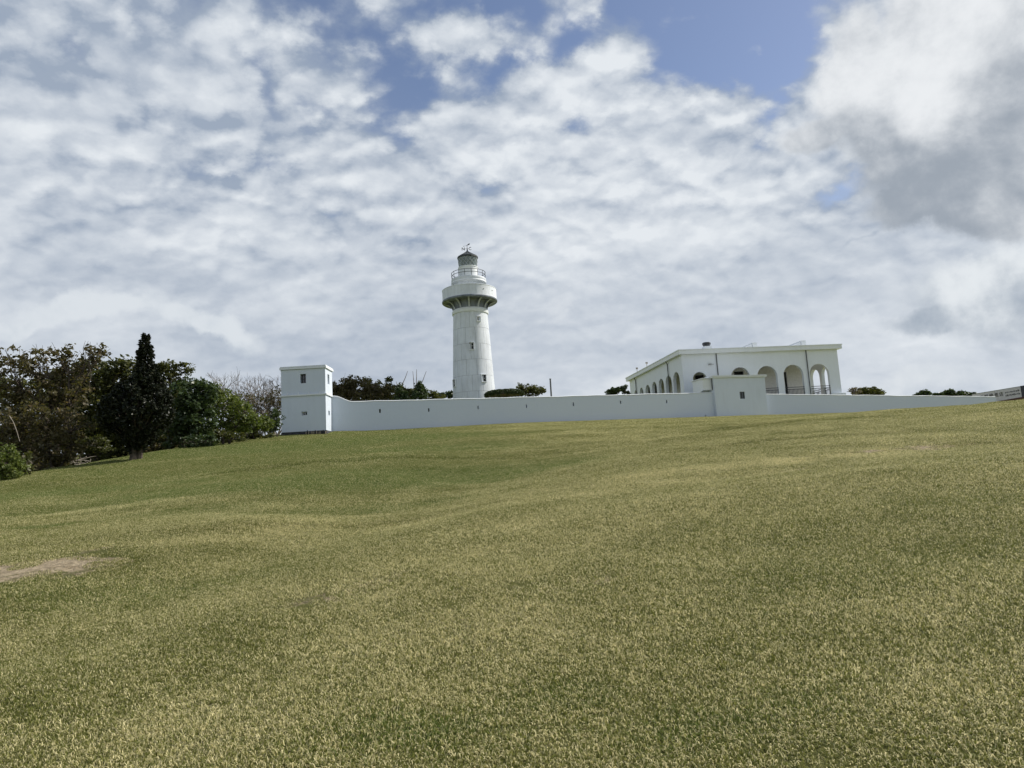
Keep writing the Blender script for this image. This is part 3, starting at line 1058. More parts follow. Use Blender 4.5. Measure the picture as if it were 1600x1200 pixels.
# rubble at its foot
rs = random.Random(4)
for k in range(16):
    xk = tx1 - 1.75 + k * .115
    z_ = h1(xk, TY - .2)
    mb = MB()
    pk = []
    for a_ in range(6):
        pk.append((xk + rs.uniform(.03, .06) * math.cos(a_ * 1.05), TY - .12 + rs.uniform(.05, .08) * math.sin(a_ * 1.05)))
    hh = rs.uniform(.22, .42)
    mb.add([(x, y, z_ - .1) for x, y in pk] + [((x - xk) * .7 + xk + .01, (y - TY + .12) * .7 + TY - .1, z_ + hh + rs.uniform(-.02, .02)) for x, y in pk],
           [tuple(range(5, -1, -1)), tuple(range(6, 12))] + [(i, (i + 1) % 6, 6 + (i + 1) % 6, 6 + i) for i in range(6)])
    sub(mb, TO).build('stone', M_STONE if rs.random() < .6 else M_PLINTH, tur)

# --- the perimeter wall: straight in plan, curved where it meets the turret
WZ = 7.50
cs, sn = 1 / math.hypot(1, .27), .27 / math.hypot(1, .27)
WX0 = -13.2                                           # where the straight part begins


def wy_of(x): return 66.38 + .27 * x


S0 = (WX0 - tx1) / cs + .03                            # the stretch beside the turret, where the coping sweeps up


def wpos(u):
    return (WX0 + u * cs, wy_of(WX0) + u * sn)


def wnrm(u):
    return (-sn, cs)


def u_of(px, py=620):
    d = ray(px, py)
    X = d.x / d.y
    x = 66.38 * X / (1 - .27 * X)
    return (x - WX0) / cs


def wall_z(px, py):
    d = ray(px, py)
    X = d.x / d.y
    x = 66.38 * X / (1 - .27 * X)
    return (d * (wy_of(x) / d.y)).z


UG0, UG1 = u_of(1114, 620), u_of(1194, 620)
UE = u_of(1556, 622)
zsw = at(519, 619.5, wy_of(tx1)).z


def wtop(u):
    swoop = (zsw - WZ) * (1 - sstep(u, -S0 + .3, -S0 + 1.9)) if u < 0 else 0
    drop = 0
    if u > UG1:
        drop = -.32 - (u - UG1) / (UE - UG1) * 1.05
    return WZ + swoop + drop + .012 * math.sin(u * .9 + 1) + .010 * math.sin(u * 2.3)


def wbot(u):
    x, y = wpos(u)
    return h1(x, y) - .6


wall = empty('perimeter_wall', (0, 66.38, 4.9), 'long white lime painted perimeter wall with small dark loopholes below the lighthouse', 'wall')
WO = Vector(wall.location)
ops1 = []
for px, py, w_, h_ in ((593.7, 642, .15, .37), (670, 640.6, .13, .33), (747, 636.6, .10, .33), (822.5, 634.5, .10, .33), (896, 631.6, .13, .37), (969.7, 628.5, .14, .30), (1041.7, 627.5, .14, .30), (1102.7, 651, .17, .32)):
    u = u_of(px, py)
    z = wall_z(px, py)
    ops1.append((u - w_ / 2, u + w_ / 2, z - h_ / 2, z + h_ / 2, 0))
ub = list(np.arange(-S0, 0.01, .15)) + list(np.arange(0.5, UG0, 1.0)) + [UG0 + .3]
ub[0] = -S0
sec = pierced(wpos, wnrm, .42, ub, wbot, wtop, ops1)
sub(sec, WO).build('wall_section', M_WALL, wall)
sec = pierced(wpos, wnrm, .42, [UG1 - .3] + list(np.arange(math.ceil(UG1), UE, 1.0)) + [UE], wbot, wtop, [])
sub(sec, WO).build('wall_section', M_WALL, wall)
# a slightly proud weathered coping
for ua, ub2 in ((-S0, UG0), (UG1, UE)):
    mb = MB()
    n_ = int((ub2 - ua) / .3)
    for k in range(n_):
        a_, b_ = ua + (ub2 - ua) * k / n_, ua + (ub2 - ua) * (k + 1) / n_
        vs = []
        for u in (a_, b_):
            x, y = wpos(u)
            n = wnrm(u)
            z = wtop(u) + .003
            vs += [(x - n[0] * .035, y - n[1] * .035, z), (x - n[0] * .035, y - n[1] * .035, z + .05), (x + n[0] * .21, y + n[1] * .21, z + .11), (x + n[0] * .46, y + n[1] * .46, z + .05), (x + n[0] * .46, y + n[1] * .46, z)]
        mb.add(vs, [(i, i + 5, (i + 1) % 5 + 5, (i + 1) % 5) for i in range(5)] + ([(0, 1, 2, 3, 4)] if k == 0 else []) + ([(9, 8, 7, 6, 5)] if k == n_ - 1 else []))
    sub(mb, WO).build('coping', M_TRIM, wall)
for o_ in ops1:
    uc = (o_[0] + o_[1]) / 2
    x, y = wpos(uc)
    n = wnrm(uc)
    mb = MB().box((x + n[0] * .36, y + n[1] * .36, (o_[2] + o_[3]) / 2), (o_[1] - o_[0] + .05, .05, o_[3] - o_[2] + .05), rz=math.atan2(n[1], n[0]) - math.pi / 2)
    sub(mb, WO).build('loophole', M_DARK, wall)

# --- gatehouse on the wall
gx_c, gy_c = wpos((UG0 + UG1) / 2)
ga = math.atan(.27)
gw = UG1 - UG0
proud = .42
gh = empty('gatehouse', (gx_c, gy_c, 4.9), 'small flat roofed white gatehouse projecting from the wall before the arcaded house', 'gatehouse', rz=ga)
# local frame: x along the wall, y inward
gdep = 3.6
gtop = wall_z(1150, 590.5) - 4.9
gbot = -1.2
win = (wall_z(1156, 612.8) - 4.9, wall_z(1156, 623.8) - 4.9)
wu = u_of(1156.4, 618) - (UG0 + UG1) / 2
GY = -proud
mb = pierced(lambda u: (u, GY), lambda u: (0, 1), .4, [-gw / 2, gw / 2], lambda u: gbot, lambda u: gtop, [(wu - .30, wu + .30, win[1], win[0], 0)])
mb.box((0, GY + .4 + (gdep - .4) / 2, (gtop + gbot) / 2), (gw - .004, gdep - .4, gtop - gbot - .004))
mb.build('wall', M_TURRET, gh)
MB().box((0, GY + gdep / 2, gtop + .06), (gw + .36, gdep + .3, .12)).box((0, GY + gdep / 2, gtop + .18), (gw + .42, gdep + .36, .10)).build('roof_slab', M_TRIM, gh)
small_window(gh, (0, 0, 0), (wu, GY, (win[0] + win[1]) / 2), .60, win[0] - win[1], .10, m=M_PIPE)
MB().box((wu, GY + .30, (win[0] + win[1]) / 2), (.62, .04, win[0] - win[1] + .04)).build('shutter', M_DARK, gh)
# hanging side cabinet behind the left flank
sc_ = MB()
x0_, y0_ = -gw / 2 - .003, GY + .5
cabz = gtop - 1.45
sc_.add([(x0_, y0_, cabz + .25), (x0_, y0_, gtop - .02), (x0_, y0_ + 2.3, cabz - .0), (x0_, y0_ + 2.3, gtop - .02), (x0_ - .9, y0_ + .2, cabz + .25), (x0_ - .9, y0_ + .2, gtop - .02), (x0_ - .9, y0_ + 2.3, cabz - .25), (x0_ - .9, y0_ + 2.3, gtop - .02)],
        [(0, 1, 5, 4), (4, 5, 7, 6), (6, 7, 3, 2), (1, 3, 7, 5), (0, 4, 6, 2)])
sc_.build('side_cabinet', M_TRIM, gh)
MB().box((x0_ - .46, y0_ + 1.2, gtop + .04), (1.1, 2.4, .08)).build('side_roof', M_TRIM, gh)
MB().tube([(x0_ - .05, y0_ - .2, gtop - .02), (x0_ - .05, y0_ - .2, gtop - 1.25)], .045, 8).build('downpipe', M_PIPE, gh)

# ================================================================== lighthouse
LY = 76.5
LA = at(741, 617, LY)
LO = Vector((LA.x, LY, 4.9))
PX = LY / F_PX * 1.0                                  # metres per photo pixel there


def lz(y, x=None):
    """height above the tower's foot of a level whose outline sits at photo row y"""
    xx = 741 + (y - 617) * .046 if x is None else x
    return at(xx, y, LY).z - 4.9


lh = empty('lighthouse', tuple(LO), 'tall round white iron lighthouse with bracketed gallery, railed lantern and weathervane', 'lighthouse')
DSC = PX * 1.008


def rp(px): return px * DSC


zs_joint = [lz(y) for y in (664, 639.5, 615, 590.5, 566, 541.7, 517, 492.3)]
z_lo, z_hi = 0.0, zs_joint[-1]
zs_joint[0] = max(0.0, zs_joint[0])
r_lo_px, r_hi_px = 35.2, 27.2
zA, zB = lz(660), lz(492)


def r_sh(z): return rp(r_lo_px + (r_hi_px - r_lo_px) * (z - zA) / (zB - zA))


core = MB().lathe([(r_sh(z_) - .035, z_) for z_ in np.linspace(-.6, z_hi + .02, 14)], 72)
core.build('shaft_core', M_SEAM, lh, smooth=True)
# window directions on the shaft: angle 0 faces the viewer, positive to the right
TW = [(749.5, 504, 5.6, 6.6), (738.8, 546, 6.4, 10.4), (711.8, 599, 8.2, 10.6), (757.2, 595.6, 7.6, 10.6)]


def wdir(px, py):
    cx = 741 + (py - 617) * .046
    z = lz(py)
    rr_ = r_sh(z) / DSC
    return math.asin(max(-1, min(1, (px - cx) / rr_))), z


WD = [(wdir(a, b)[0], wdir(a, b)[1], c_ * DSC, d_ * DSC) for a, b, c_, d_ in TW]


def apos(a, r_, z): return (r_ * math.sin(a), -r_ * math.cos(a), z)


NPL = 12
plate_mesh = {}
for row in range(len(zs_joint) - 1):
    za, zb_ = zs_joint[row] + .012, zs_joint[row + 1] - .012
    if za > zb_: continue
    offa = 0 if row % 2 == 0 else math.pi / NPL
    # one shared curved plate per row; the plates with a window are cut
    def plate(a0, a1, hole=None):
        mb = MB()
        na = 6
        aa = [a0 + (a1 - a0) * k / na for k in range(na + 1)]
        zz = [za, zb_]
        if hole:
            aa = sorted(set(aa) | {hole[0], hole[1]})
            zz = [za, hole[2], hole[3], zb_]
        for i in range(len(aa) - 1):
            for j in range(len(zz) - 1):
                if hole and hole[0] <= (aa[i] + aa[i + 1]) / 2 <= hole[1] and j == 1:
                    continue
                mb.quad(apos(aa[i], r_sh(zz[j]), zz[j]), apos(aa[i + 1], r_sh(zz[j]), zz[j]), apos(aa[i + 1], r_sh(zz[j + 1]), zz[j + 1]), apos(aa[i], r_sh(zz[j + 1]), zz[j + 1]))
        d_ = .034
        for i in range(len(aa) - 1):
            for z_, s_ in ((zb_, 1), (za, -1)):
                q = [apos(aa[i], r_sh(z_), z_), apos(aa[i + 1], r_sh(z_), z_), apos(aa[i + 1], r_sh(z_) - d_, z_), apos(aa[i], r_sh(z_) - d_, z_)]
                mb.quad(*(q if s_ > 0 else q[::-1]))
        for a_, s_ in ((a1, 1), (a0, -1)):
            q = [apos(a_, r_sh(za), za), apos(a_, r_sh(za) - d_, za), apos(a_, r_sh(zb_) - d_, zb_), apos(a_, r_sh(zb_), zb_)]
            mb.quad(*(q if s_ > 0 else q[::-1]))
        return mb
    gap = .006
    base_me = None
    for k in range(NPL):
        a0 = offa + 2 * math.pi * k / NPL - math.pi / NPL * 0
        a1 = a0 + 2 * math.pi / NPL
        mid = (a0 + a1) / 2
        hole = None
        for wa, wz, ww, wh in WD:
            dA = (wa - mid + math.pi) % (2 * math.pi) - math.pi
            if za < wz < zb_ and abs(dA) < math.pi / NPL:
                hw = ww / 2 / r_sh(wz)
                hole = (max(mid + dA - hw, a0 + gap * 2), min(mid + dA + hw, a1 - gap * 2), wz - wh / 2, wz + wh / 2)
        if hole:
            plate(a0 + gap, a1 - gap, hole).build('plate', M_TOWER, lh, smooth=True)
        else:
            if base_me is None:
                base_me = plate(gap, 2 * math.pi / NPL - gap).mesh('plate', M_TOWER, smooth=True)
            o_ = link('plate', base_me, lh)
            o_.rotation_euler = (0, 0, a0)


def radial_box(mb, a, r_, z, w, d, h, dx=0.0):
    """box on the tower surface facing outward at angle a; dx shifts it sideways"""
    m_ = Matrix.Rotation(a, 3, 'Z')
    vs = []
    for zz in (-h / 2, h / 2):
        for yy in (-(r_ + d / 2), -(r_ - d / 2)):
            for xx in (-w / 2 + dx, w / 2 + dx):
                p_ = m_ @ Vector((xx, yy, 0))
                vs.append((p_.x, p_.y, z + zz))
    mb.add(vs, [(0, 2, 3, 1), (4, 5, 7, 6), (0, 1, 5, 4), (2, 6, 7, 3), (0, 4, 6, 2), (1, 3, 7, 5)])
    return mb


for wa, wz, ww, wh in WD:
    f = MB()
    r_ = r_sh(wz)
    for dx, dz, w2, h2 in ((-ww / 2 - .02, 0, .05, wh + .07), (ww / 2 + .02, 0, .05, wh + .07), (0, wh / 2 + .02, ww - .01, .05), (0, -wh / 2 - .04, ww + .12, .07)):
        radial_box(f, wa, r_ + .03, wz + dz, w2, .16, h2, dx)
    radial_box(f, wa, r_ - .02, wz, .03, .03, wh - .07)
    if wh > .6: radial_box(f, wa, r_ - .02, wz, ww - .07, .025, .03)
    fr = f.build('window', M_TRIM, lh)
    radial_box(MB(), wa, r_ - .028, wz, ww - .02, .012, wh - .02).build('pane', M_DARK, fr)

# ring moulding, cup behind the brackets, gallery
zr = lz(489.5)
zg0, zg1 = lz(473.3), lz(454.7)
MB().lathe([(r_sh(z_hi) - .03, z_hi - .03), (rp(28.6), z_hi + .0), (rp(28.9), z_hi + .10), (rp(28.9), zr + .12), (rp(27.6), zr + .20), (rp(27.2), zr + .3)], 96).build('ring_moulding', M_TRIM, lh, smooth=True)
zc0 = zr + .2
MB().lathe([(rp(26.8), zc0), (rp(27.0), zc0 + .45 * (zg0 - zc0)), (rp(28.6), zc0 + .8 * (zg0 - zc0)), (rp(30.0), zg0 - .02)], 72).build('corbel_drum', M_STAIN_SHADE, lh, smooth=True)
MB().lathe([(rp(29), zg0 - .02), (rp(42.6), zg0 - .06), (rp(43.8), zg0 + .0), (rp(44.0), zg0 + .12), (rp(43.2), zg0 + .2)], 96).build('gallery_soffit', M_STAIN_SHADE, lh, smooth=True)
MB().lathe([(rp(43.2), zg0 + .2), (rp(43.0), zg0 + .26), (rp(42.9), zg1 - .06), (rp(43.2), zg1 - .05), (rp(43.2), zg1 + .01), (rp(42.9), zg1 + .03), (rp(41.3), zg1 + .03), (rp(41.1), zg1 - .05), (rp(41.1), zg0 + .22), (rp(20), zg0 + .22)], 96).build('gallery_parapet', M_TOWER, lh, smooth=True)
bz0, bz1 = zc0 - .02, zg0 - .05
prof = []
for k in range(11):
    q = k / 10 * math.pi / 2
    prof.append((rp(27.2) + (rp(42.0) - rp(27.2)) * (1 - math.cos(q)), bz0 + (bz1 - bz0) * math.sin(q)))
br = MB()
hw = .055
for (ra, za), (rb, zb_) in zip(prof[:-1], prof[1:]):
    i0, i1 = rp(26.9), rp(26.9)
    br.quad((-hw, -ra, za), (hw, -ra, za), (hw, -rb, zb_), (-hw, -rb, zb_))
    br.quad((hw, -ra, za), (hw, -i0, za), (hw, -i1, zb_), (hw, -rb, zb_))
    br.quad((-hw, -i0, za), (-hw, -ra, za), (-hw, -rb, zb_), (-hw, -i1, zb_))
fl = MB()
hf = .10
for (ra, za), (rb, zb_) in zip(prof[:-1], prof[1:]):
    fl.quad((-hf, -ra - .01, za), (hf, -ra - .01, za), (hf, -rb - .01, zb_), (-hf, -rb - .01, zb_))
    fl.quad((-hf, -ra + .03, za), (-hf, -ra - .01, za), (-hf, -rb - .01, zb_), (-hf, -rb + .03, zb_))
    fl.quad((hf, -ra - .01, za), (hf, -ra + .03, za), (hf, -rb + .03, zb_), (hf, -rb - .01, zb_))
    fl.quad((hf, -ra + .03, za), (-hf, -ra + .03, za), (-hf, -rb + .03, zb_), (hf, -rb + .03, zb_))
bme, fme = br.mesh('bracket', M_STAIN_SHADE), fl.mesh('flange', M_FLANGE)
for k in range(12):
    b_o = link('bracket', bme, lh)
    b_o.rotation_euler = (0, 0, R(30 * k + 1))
    link('flange', fme, b_o)
for px, py in ((725.5, 452), (742.5, 452.5), (758, 453.6), (770.5, 456)):
    a_ = math.asin((px - 733.5) / 43.0)
    mb = MB()
    radial_box(mb, a_, rp(43.0), (zg0 + zg1) / 2 + .18, .10, .05, .10)
    mb.build('port', M_SEAM if px > 750 else M_TRIM, lh)
# service drum and upper balcony
zn0, zn1, zn2 = lz(445.2), lz(443.0), lz(437.0)
MB().lathe([(rp(24.6), zg0 + .2), (rp(24.6), zn0 - .05), (rp(25.6), zn0), (rp(27.2), zn1), (rp(27.9), (zn1 + zn2) / 2), (rp(27.9), zn2 - .12), (rp(27.4), zn2 - .02), (rp(26.8), zn2), (rp(14), zn2 + .02)], 96).build('service_drum', M_TOWER, lh, smooth=True)
MB().lathe([(rp(25.6), zn0 + .0), (rp(28.0), zn0 + .10), (rp(28.0), zn0 + .2), (rp(27.5), zn0 + .26)], 96).build('drum_moulding', M_TRIM, lh, smooth=True)
zd0, zd1, zd2 = zn2, lz(418.8), lz(403.8)
MB().lathe([(rp(15.1), zd0), (rp(15.1), zd1 - .10), (rp(15.9), zd1 - .06), (rp(15.9), zd1 + .03), (rp(14.2), zd1 + .06)], 64).build('lantern_base', M_TRIM, lh, smooth=True)
MB().lathe([(rp(14.2), zd1), (rp(15.5), zd2)], 48).build('lantern_glazing', M_LGLASS, lh, smooth=True)
# optic inside
MB().lathe([(.02, zd1), (.45, zd1 + .1), (.5, (zd1 + zd2) / 2), (.4, zd2 - .15), (.02, zd2 - .1)], 24).build('lens', M_TRIM, lh, smooth=True)
NB = 16
bar1 = MB()
for sgn in (1, -1):
    pts_ = []
    for k in range(7):
        q = k / 6
        a_ = sgn * q * 2 * math.pi / NB * 2
        rr_ = rp(14.4 + 1.4 * q)
        pts_.append(apos(a_, rr_, zd1 + (zd2 - zd1) * q))
    bar1.tube(pts_, .019, 4)
bme = bar1.mesh('glazing_bar', M_FLANGE)
for k in range(NB):
    o_ = link('glazing_bar', bme, lh)
    o_.rotation_euler = (0, 0, 2 * math.pi * k / NB + .1)
zt1 = lz(395.6)
MB().lathe([(rp(15.2), zd2 - .05), (rp(16.6), zd2 - .02), (rp(16.6), zd2 + .12), (rp(15.8), zd2 + .17), (rp(9.5), lz(398.3)), (rp(5.2), zt1), (rp(.3), zt1)], 48).build('lantern_roof', M_LEAD, lh, smooth=True)
for k in range(16):
    a_ = 2 * math.pi * k / 16
    mb = MB().tube([apos(a_, rp(15.8), zd2 + .18), apos(a_, rp(9.5), lz(398.3) + .02), apos(a_, rp(5.4), zt1 + .01)], .022, 4)
    mb.build('roof_rib', M_BLACK, lh)
MB().lathe([(rp(5.4), zt1 - .15), (rp(5.6), zt1 + .02), (rp(3.2), zt1 + .14), (rp(1.2), zt1 + .26), (rp(.7), zt1 + .5), (rp(.35), zt1 + .75), (0.01, zt1 + .78)], 24).build('ventilator_cap', M_BLACK, lh, smooth=True)
# railing of the upper balcony
rr_ = rp(27.0)
zt_, zm_ = zn2 + .74, zn2 + .40
rl = MB()
for z_ in (zt_, zm_):
    rl.lathe([(rr_ - .022, z_ - .022), (rr_ + .022, z_ - .022), (rr_ + .022, z_ + .022), (rr_ - .022, z_ + .022), (rr_ - .022, z_ - .022)], 64)
rl.build('handrail', M_RAIL, lh)
pme = MB().tube([(0, -rr_, zn2 - .06), (0, -rr_, zt_ + .03)], .027, 6).mesh('railing_post', M_RAIL)
for k in range(16):
    o_ = link('railing_post', pme, lh)
    o_.rotation_euler = (0, 0, R(22.5 * k - 9))
# weathervane: spindle, cross arm, the letters N and C, arrow
vz = lz(388.6)
vane = MB().tube([(0, 0, zt1 + .7), (0, 0, lz(383.2))], [.035, .022], 6).build('weathervane', M_BLACK, lh)
MB().tube([(-rp(5.6), 0, vz), (rp(3.2), 0, vz)], .016, 5).build('cross_arm', M_BLACK, vane)
L_ = MB()
lw, lh_ = .27, .34
x0_ = -rp(8.2)
for a_, b_ in (((0, -1), (0, 1)), ((0, 1), (1, -1)), ((1, -1), (1, 1))):
    L_.tube([(x0_ + a_[0] * lw, 0, vz + a_[1] * lh_ / 2), (x0_ + b_[0] * lw, 0, vz + b_[1] * lh_ / 2)], .034, 4)
L_.build('letter', M_BLACK, vane)
L_ = MB()
x0_ = rp(5.2)
L_.tube([(x0_ + .15 * math.cos(q), 0, vz + .16 * math.sin(q)) for q in np.linspace(R(50), R(310), 12)], .034, 4)
L_.build('letter', M_BLACK, vane)
az_ = lz(383.0)
A_ = MB().tube([(-rp(5.6), 0, az_ - .13), (rp(.2), 0, az_ - .01)], .012, 4)
A_.tube([(-rp(6.0), 0, az_ - .14), (-rp(5.2), 0, az_ - .12)], [.02, .07], 5)
A_.add([(-rp(1.3), -.02, az_ - .06), (rp(3.6), -.02, az_ + .02), (rp(4.4), -.02, az_ + .10), (rp(4.2), -.02, az_ + .22), (rp(1.2), -.02, az_ + .08),
        (-rp(1.3), .02, az_ - .06), (rp(3.6), .02, az_ + .02), (rp(4.4), .02, az_ + .10), (rp(4.2), .02, az_ + .22), (rp(1.2), .02, az_ + .08)],
       [(0, 1, 2, 3, 4), (9, 8, 7, 6, 5), (0, 5, 6, 1), (1, 6, 7, 2), (2, 7, 8, 3), (3, 8, 9, 4), (4, 9, 5, 0)])
A_.build('arrow', M_BLACK, vane)

# ================================================================== arcaded house
HY = 78.0
C1 = at(1064.5, 553, HY)
ha = math.atan(.118)
exv = Vector((math.cos(ha), math.sin(ha), 0))
eyv = Vector((-math.sin(ha), math.cos(ha), 0))
cornA = at(1067.0, 585, HY)
HO = Vector((cornA.x, HY, 4.9))
house = empty('arcaded_house', tuple(HO), 'white flat roofed house with round arched veranda behind the right of the wall', 'house', rz=ha)


def fl_(px, py):                                       # front facade: photo -> local (x, z)
    p_ = on_plane(px, py, HO, eyv) - HO
    return p_.dot(exv), p_.z


def sl_(px, py):                                       # left facade: photo -> local (y, z)
    p_ = on_plane(px, py, HO, exv) - HO
    return p_.dot(eyv), p_.z


HW = fl_(1311.5, 580)[0]
HDp = sl_(984.5, 606)[0]
zroof = fl_(1190, 549.5)[1]
zfl = fl_(1281, 616.5)[1] - .15
fops = []
for xa, xb, ya in ((1083.5, 1105.5, 581.2), (1143.8, 1173.2, 573.6), (1185.0, 1216.0, 571.5), (1226.0, 1257.0, 569.7), (1267.0, 1297.5, 568.3)):
    a_, b_ = fl_(xa, 600)[0], fl_(xb, 600)[0]
    top_ = fl_((xa + xb) / 2, ya)[1]
    fops.append((a_, b_, zfl, top_ - (b_ - a_) / 2, (b_ - a_) / 2))
sops = []
for xc_, ya, wpx in ((993.0, 611.6, 5.2), (1002.0, 607.4, 5.6), (1012.0, 603.0, 7.2), (1022.6, 598.4, 7.6), (1033.7, 593.4, 8.6), (1045.6, 588.0, 10), (1058.2, 581.9, 10.4)):
    a_, b_ = sl_(xc_ + wpx / 2, 608)[0], sl_(xc_ - wpx / 2, 608)[0]
    w_ = min(2.3, b_ - a_)
    m_ = (a_ + b_) / 2
    sops.append([m_ - w_ / 2, m_ + w_ / 2, zfl, 0, w_ / 2])
zt_arch = fops[3][3] + fops[3][4]
for s_ in sops:
    s_[3] = zt_arch - s_[4] - .02
sops = [tuple(s_) for s_ in sops]
TH = .38
mb = pierced(lambda u: (u, 0), lambda u: (0, 1), TH, [0, HW], lambda u: -1.0, lambda u: zroof, fops)
mb.build('front_wall', M_HOUSE, house)
mb = pierced(lambda u: (0, u), lambda u: (1, 0), TH, [TH, HDp], lambda u: -1.0, lambda u: zroof, sops)
mb.build('side_wall', M_HOUSE, house)
rops = []
nr = 7
for k in range(nr):
    c_ = 2.1 + k * (HDp - 3.2) / nr
    rops.append((c_ - 1.05, c_ + 1.05, zfl, zt_arch - 1.07, 1.05))
mb = pierced(lambda u: (HW, u), lambda u: (-1, 0), TH, [TH, HDp], lambda u: -1.0, lambda u: zroof, rops)
mb.build('side_wall', M_HOUSE, house)
MB().box((HW / 2, HDp - TH / 2 + .003, (zroof - 1) / 2), (HW - 2 * TH - .01, TH, zroof + 1)).build('rear_wall', M_HOUSE, house)
MB().box((HW / 2, HDp / 2, zfl - .13), (HW - 2 * TH - .01, HDp - 2 * TH - .01, .25)).build('veranda_floor', M_FLOORT, house)
MB().box((HW / 2, HDp / 2, zroof - .12), (HW - 2 * TH - .02, HDp - 2 * TH - .02, .2)).build('ceiling', M_ROOM, house)
# inner rooms, set back behind the veranda
V = 3.0
ix0, ix1, iy0, iy1 = V, HW - V, V, HDp - V
idoors = []
p4 = (fops[3][0] + .25, fops[3][0] + .25)


def inner_x(px):
    P_ = HO + eyv * V
    q = on_plane(px, 600, P_, eyv) - HO
    return q.dot(exv)


def inner_z(px, py):
    P_ = HO + eyv * V
    return (on_plane(px, py, P_, eyv) - HO).z


mb = pierced(lambda u: (u, iy0), lambda u: (0, 1), .3, [ix0, ix1], lambda u: zfl, lambda u: zroof - .23,
             [(inner_x(1226.5), inner_x(1230.7), zfl, inner_z(1228, 581), 0), (inner_x(1148.6), inner_x(1163.5), inner_z(1156, 588), inner_z(1156, 580.2), 0),
              (inner_x(1087), inner_x(1101), zfl + .02, inner_z(1094, 586), 0)])
mb.build('inner_wall', M_ROOM, house)
MB().box((ix0 + .15, (iy0 + iy1) / 2 + .16, (zfl + zroof) / 2 - .11), (.3, iy1 - iy0 - .3, zroof - zfl - .24)).build('inner_wall', M_ROOM, house)
MB().box((ix1 - .15, (iy0 + iy1) / 2 + .16, (zfl + zroof) / 2 - .11), (.3, iy1 - iy0 - .3, zroof - zfl - .24)).build('inner_wall', M_ROOM, house)
for xa, xb, za, zb_ in ((inner_x(1226.5), inner_x(1230.7), zfl, inner_z(1228, 581)), (inner_x(1148.6), inner_x(1163.5), inner_z(1156, 588), inner_z(1156, 580.2)), (inner_x(1087), inner_x(1101), zfl + .02, inner_z(1094, 586))):
    MB().box(((xa + xb) / 2, iy0 + .2, (za + zb_) / 2), (xb - xa + .02, .05, zb_ - za + .02)).build('door', M_DARK, house)
for k in range(4):
    y_ = 4.2 + k * (HDp - 8) / 3.6
    MB().box((ix0 - .03, y_, zfl + 1.25), (.06, 1.2, 2.5)).build('door', M_DOOR, house)
# roof slab with fascia
ov = .42
zf0, zf1 = zroof - .02, fl_(1190, 542.6)[1]
rb = MB()
x0_, x1_, y0_, y1_ = -ov, HW + ov, -ov, HDp + ov
ins_ = [(0, zf0), (0, zf1 - .10), (-.06, zf1 - .09), (-.06, zf1), (.25, zf1 + .02)]
for k in range(len(ins_) - 1):
    (a_, za), (b_, zb_) = ins_[k], ins_[k + 1]
    A4 = [(x0_ + a_, y0_ + a_, za), (x1_ - a_, y0_ + a_, za), (x1_ - a_, y1_ - a_, za), (x0_ + a_, y1_ - a_, za)]
    B4 = [(x0_ + b_, y0_ + b_, zb_), (x1_ - b_, y0_ + b_, zb_), (x1_ - b_, y1_ - b_, zb_), (x0_ + b_, y1_ - b_, zb_)]
    for i in range(4):
        rb.quad(A4[i], A4[(i + 1) % 4], B4[(i + 1) % 4], B4[i])
rb.quad((x0_ + .25, y0_ + .25, zf1 + .02), (x1_ - .25, y0_ + .25, zf1 + .02), (x1_ - .25, y1_ - .25, zf1 + .02), (x0_ + .25, y1_ - .25, zf1 + .02))
rb.quad((x0_, y1_, zf0 + .0), (x1_, y1_, zf0), (x1_, y0_, zf0), (x0_, y0_, zf0))
roof = rb.build('roof_slab', M_TRIM, house)
# chimney and rooftop upstands
xch = fl_(1109, 541)[0]
ch = MB()
yc_ = .9
zc_ = zf1 + .02
for (w0, w1, z0_, z1_) in ((.98, .95, 0, .16), (.95, .80, .16, .46)):
    ch.add([(xch - w0 / 2, yc_ - w0 / 2, zc_ + z0_), (xch + w0 / 2, yc_ - w0 / 2, zc_ + z0_), (xch + w0 / 2, yc_ + w0 / 2, zc_ + z0_), (xch - w0 / 2, yc_ + w0 / 2, zc_ + z0_),
            (xch - w1 / 2, yc_ - w1 / 2, zc_ + z1_), (xch + w1 / 2, yc_ - w1 / 2, zc_ + z1_), (xch + w1 / 2, yc_ + w1 / 2, zc_ + z1_), (xch - w1 / 2, yc_ + w1 / 2, zc_ + z1_)],
           [(0, 1, 5, 4), (1, 2, 6, 5), (2, 3, 7, 6), (3, 0, 4, 7), (4, 5, 6, 7)])
chm = ch.build('chimney', M_TRIM, house)
MB().lathe([(.01, zc_ + .44), (.36, zc_ + .44), (.40, zc_ + .58), (.50, zc_ + .68), (.50, zc_ + .86), (.40, zc_ + .94), (.01, zc_ + .97)], 10, c=(xch + .0, yc_)).build('chimney_cowl', M_BLACK, chm)
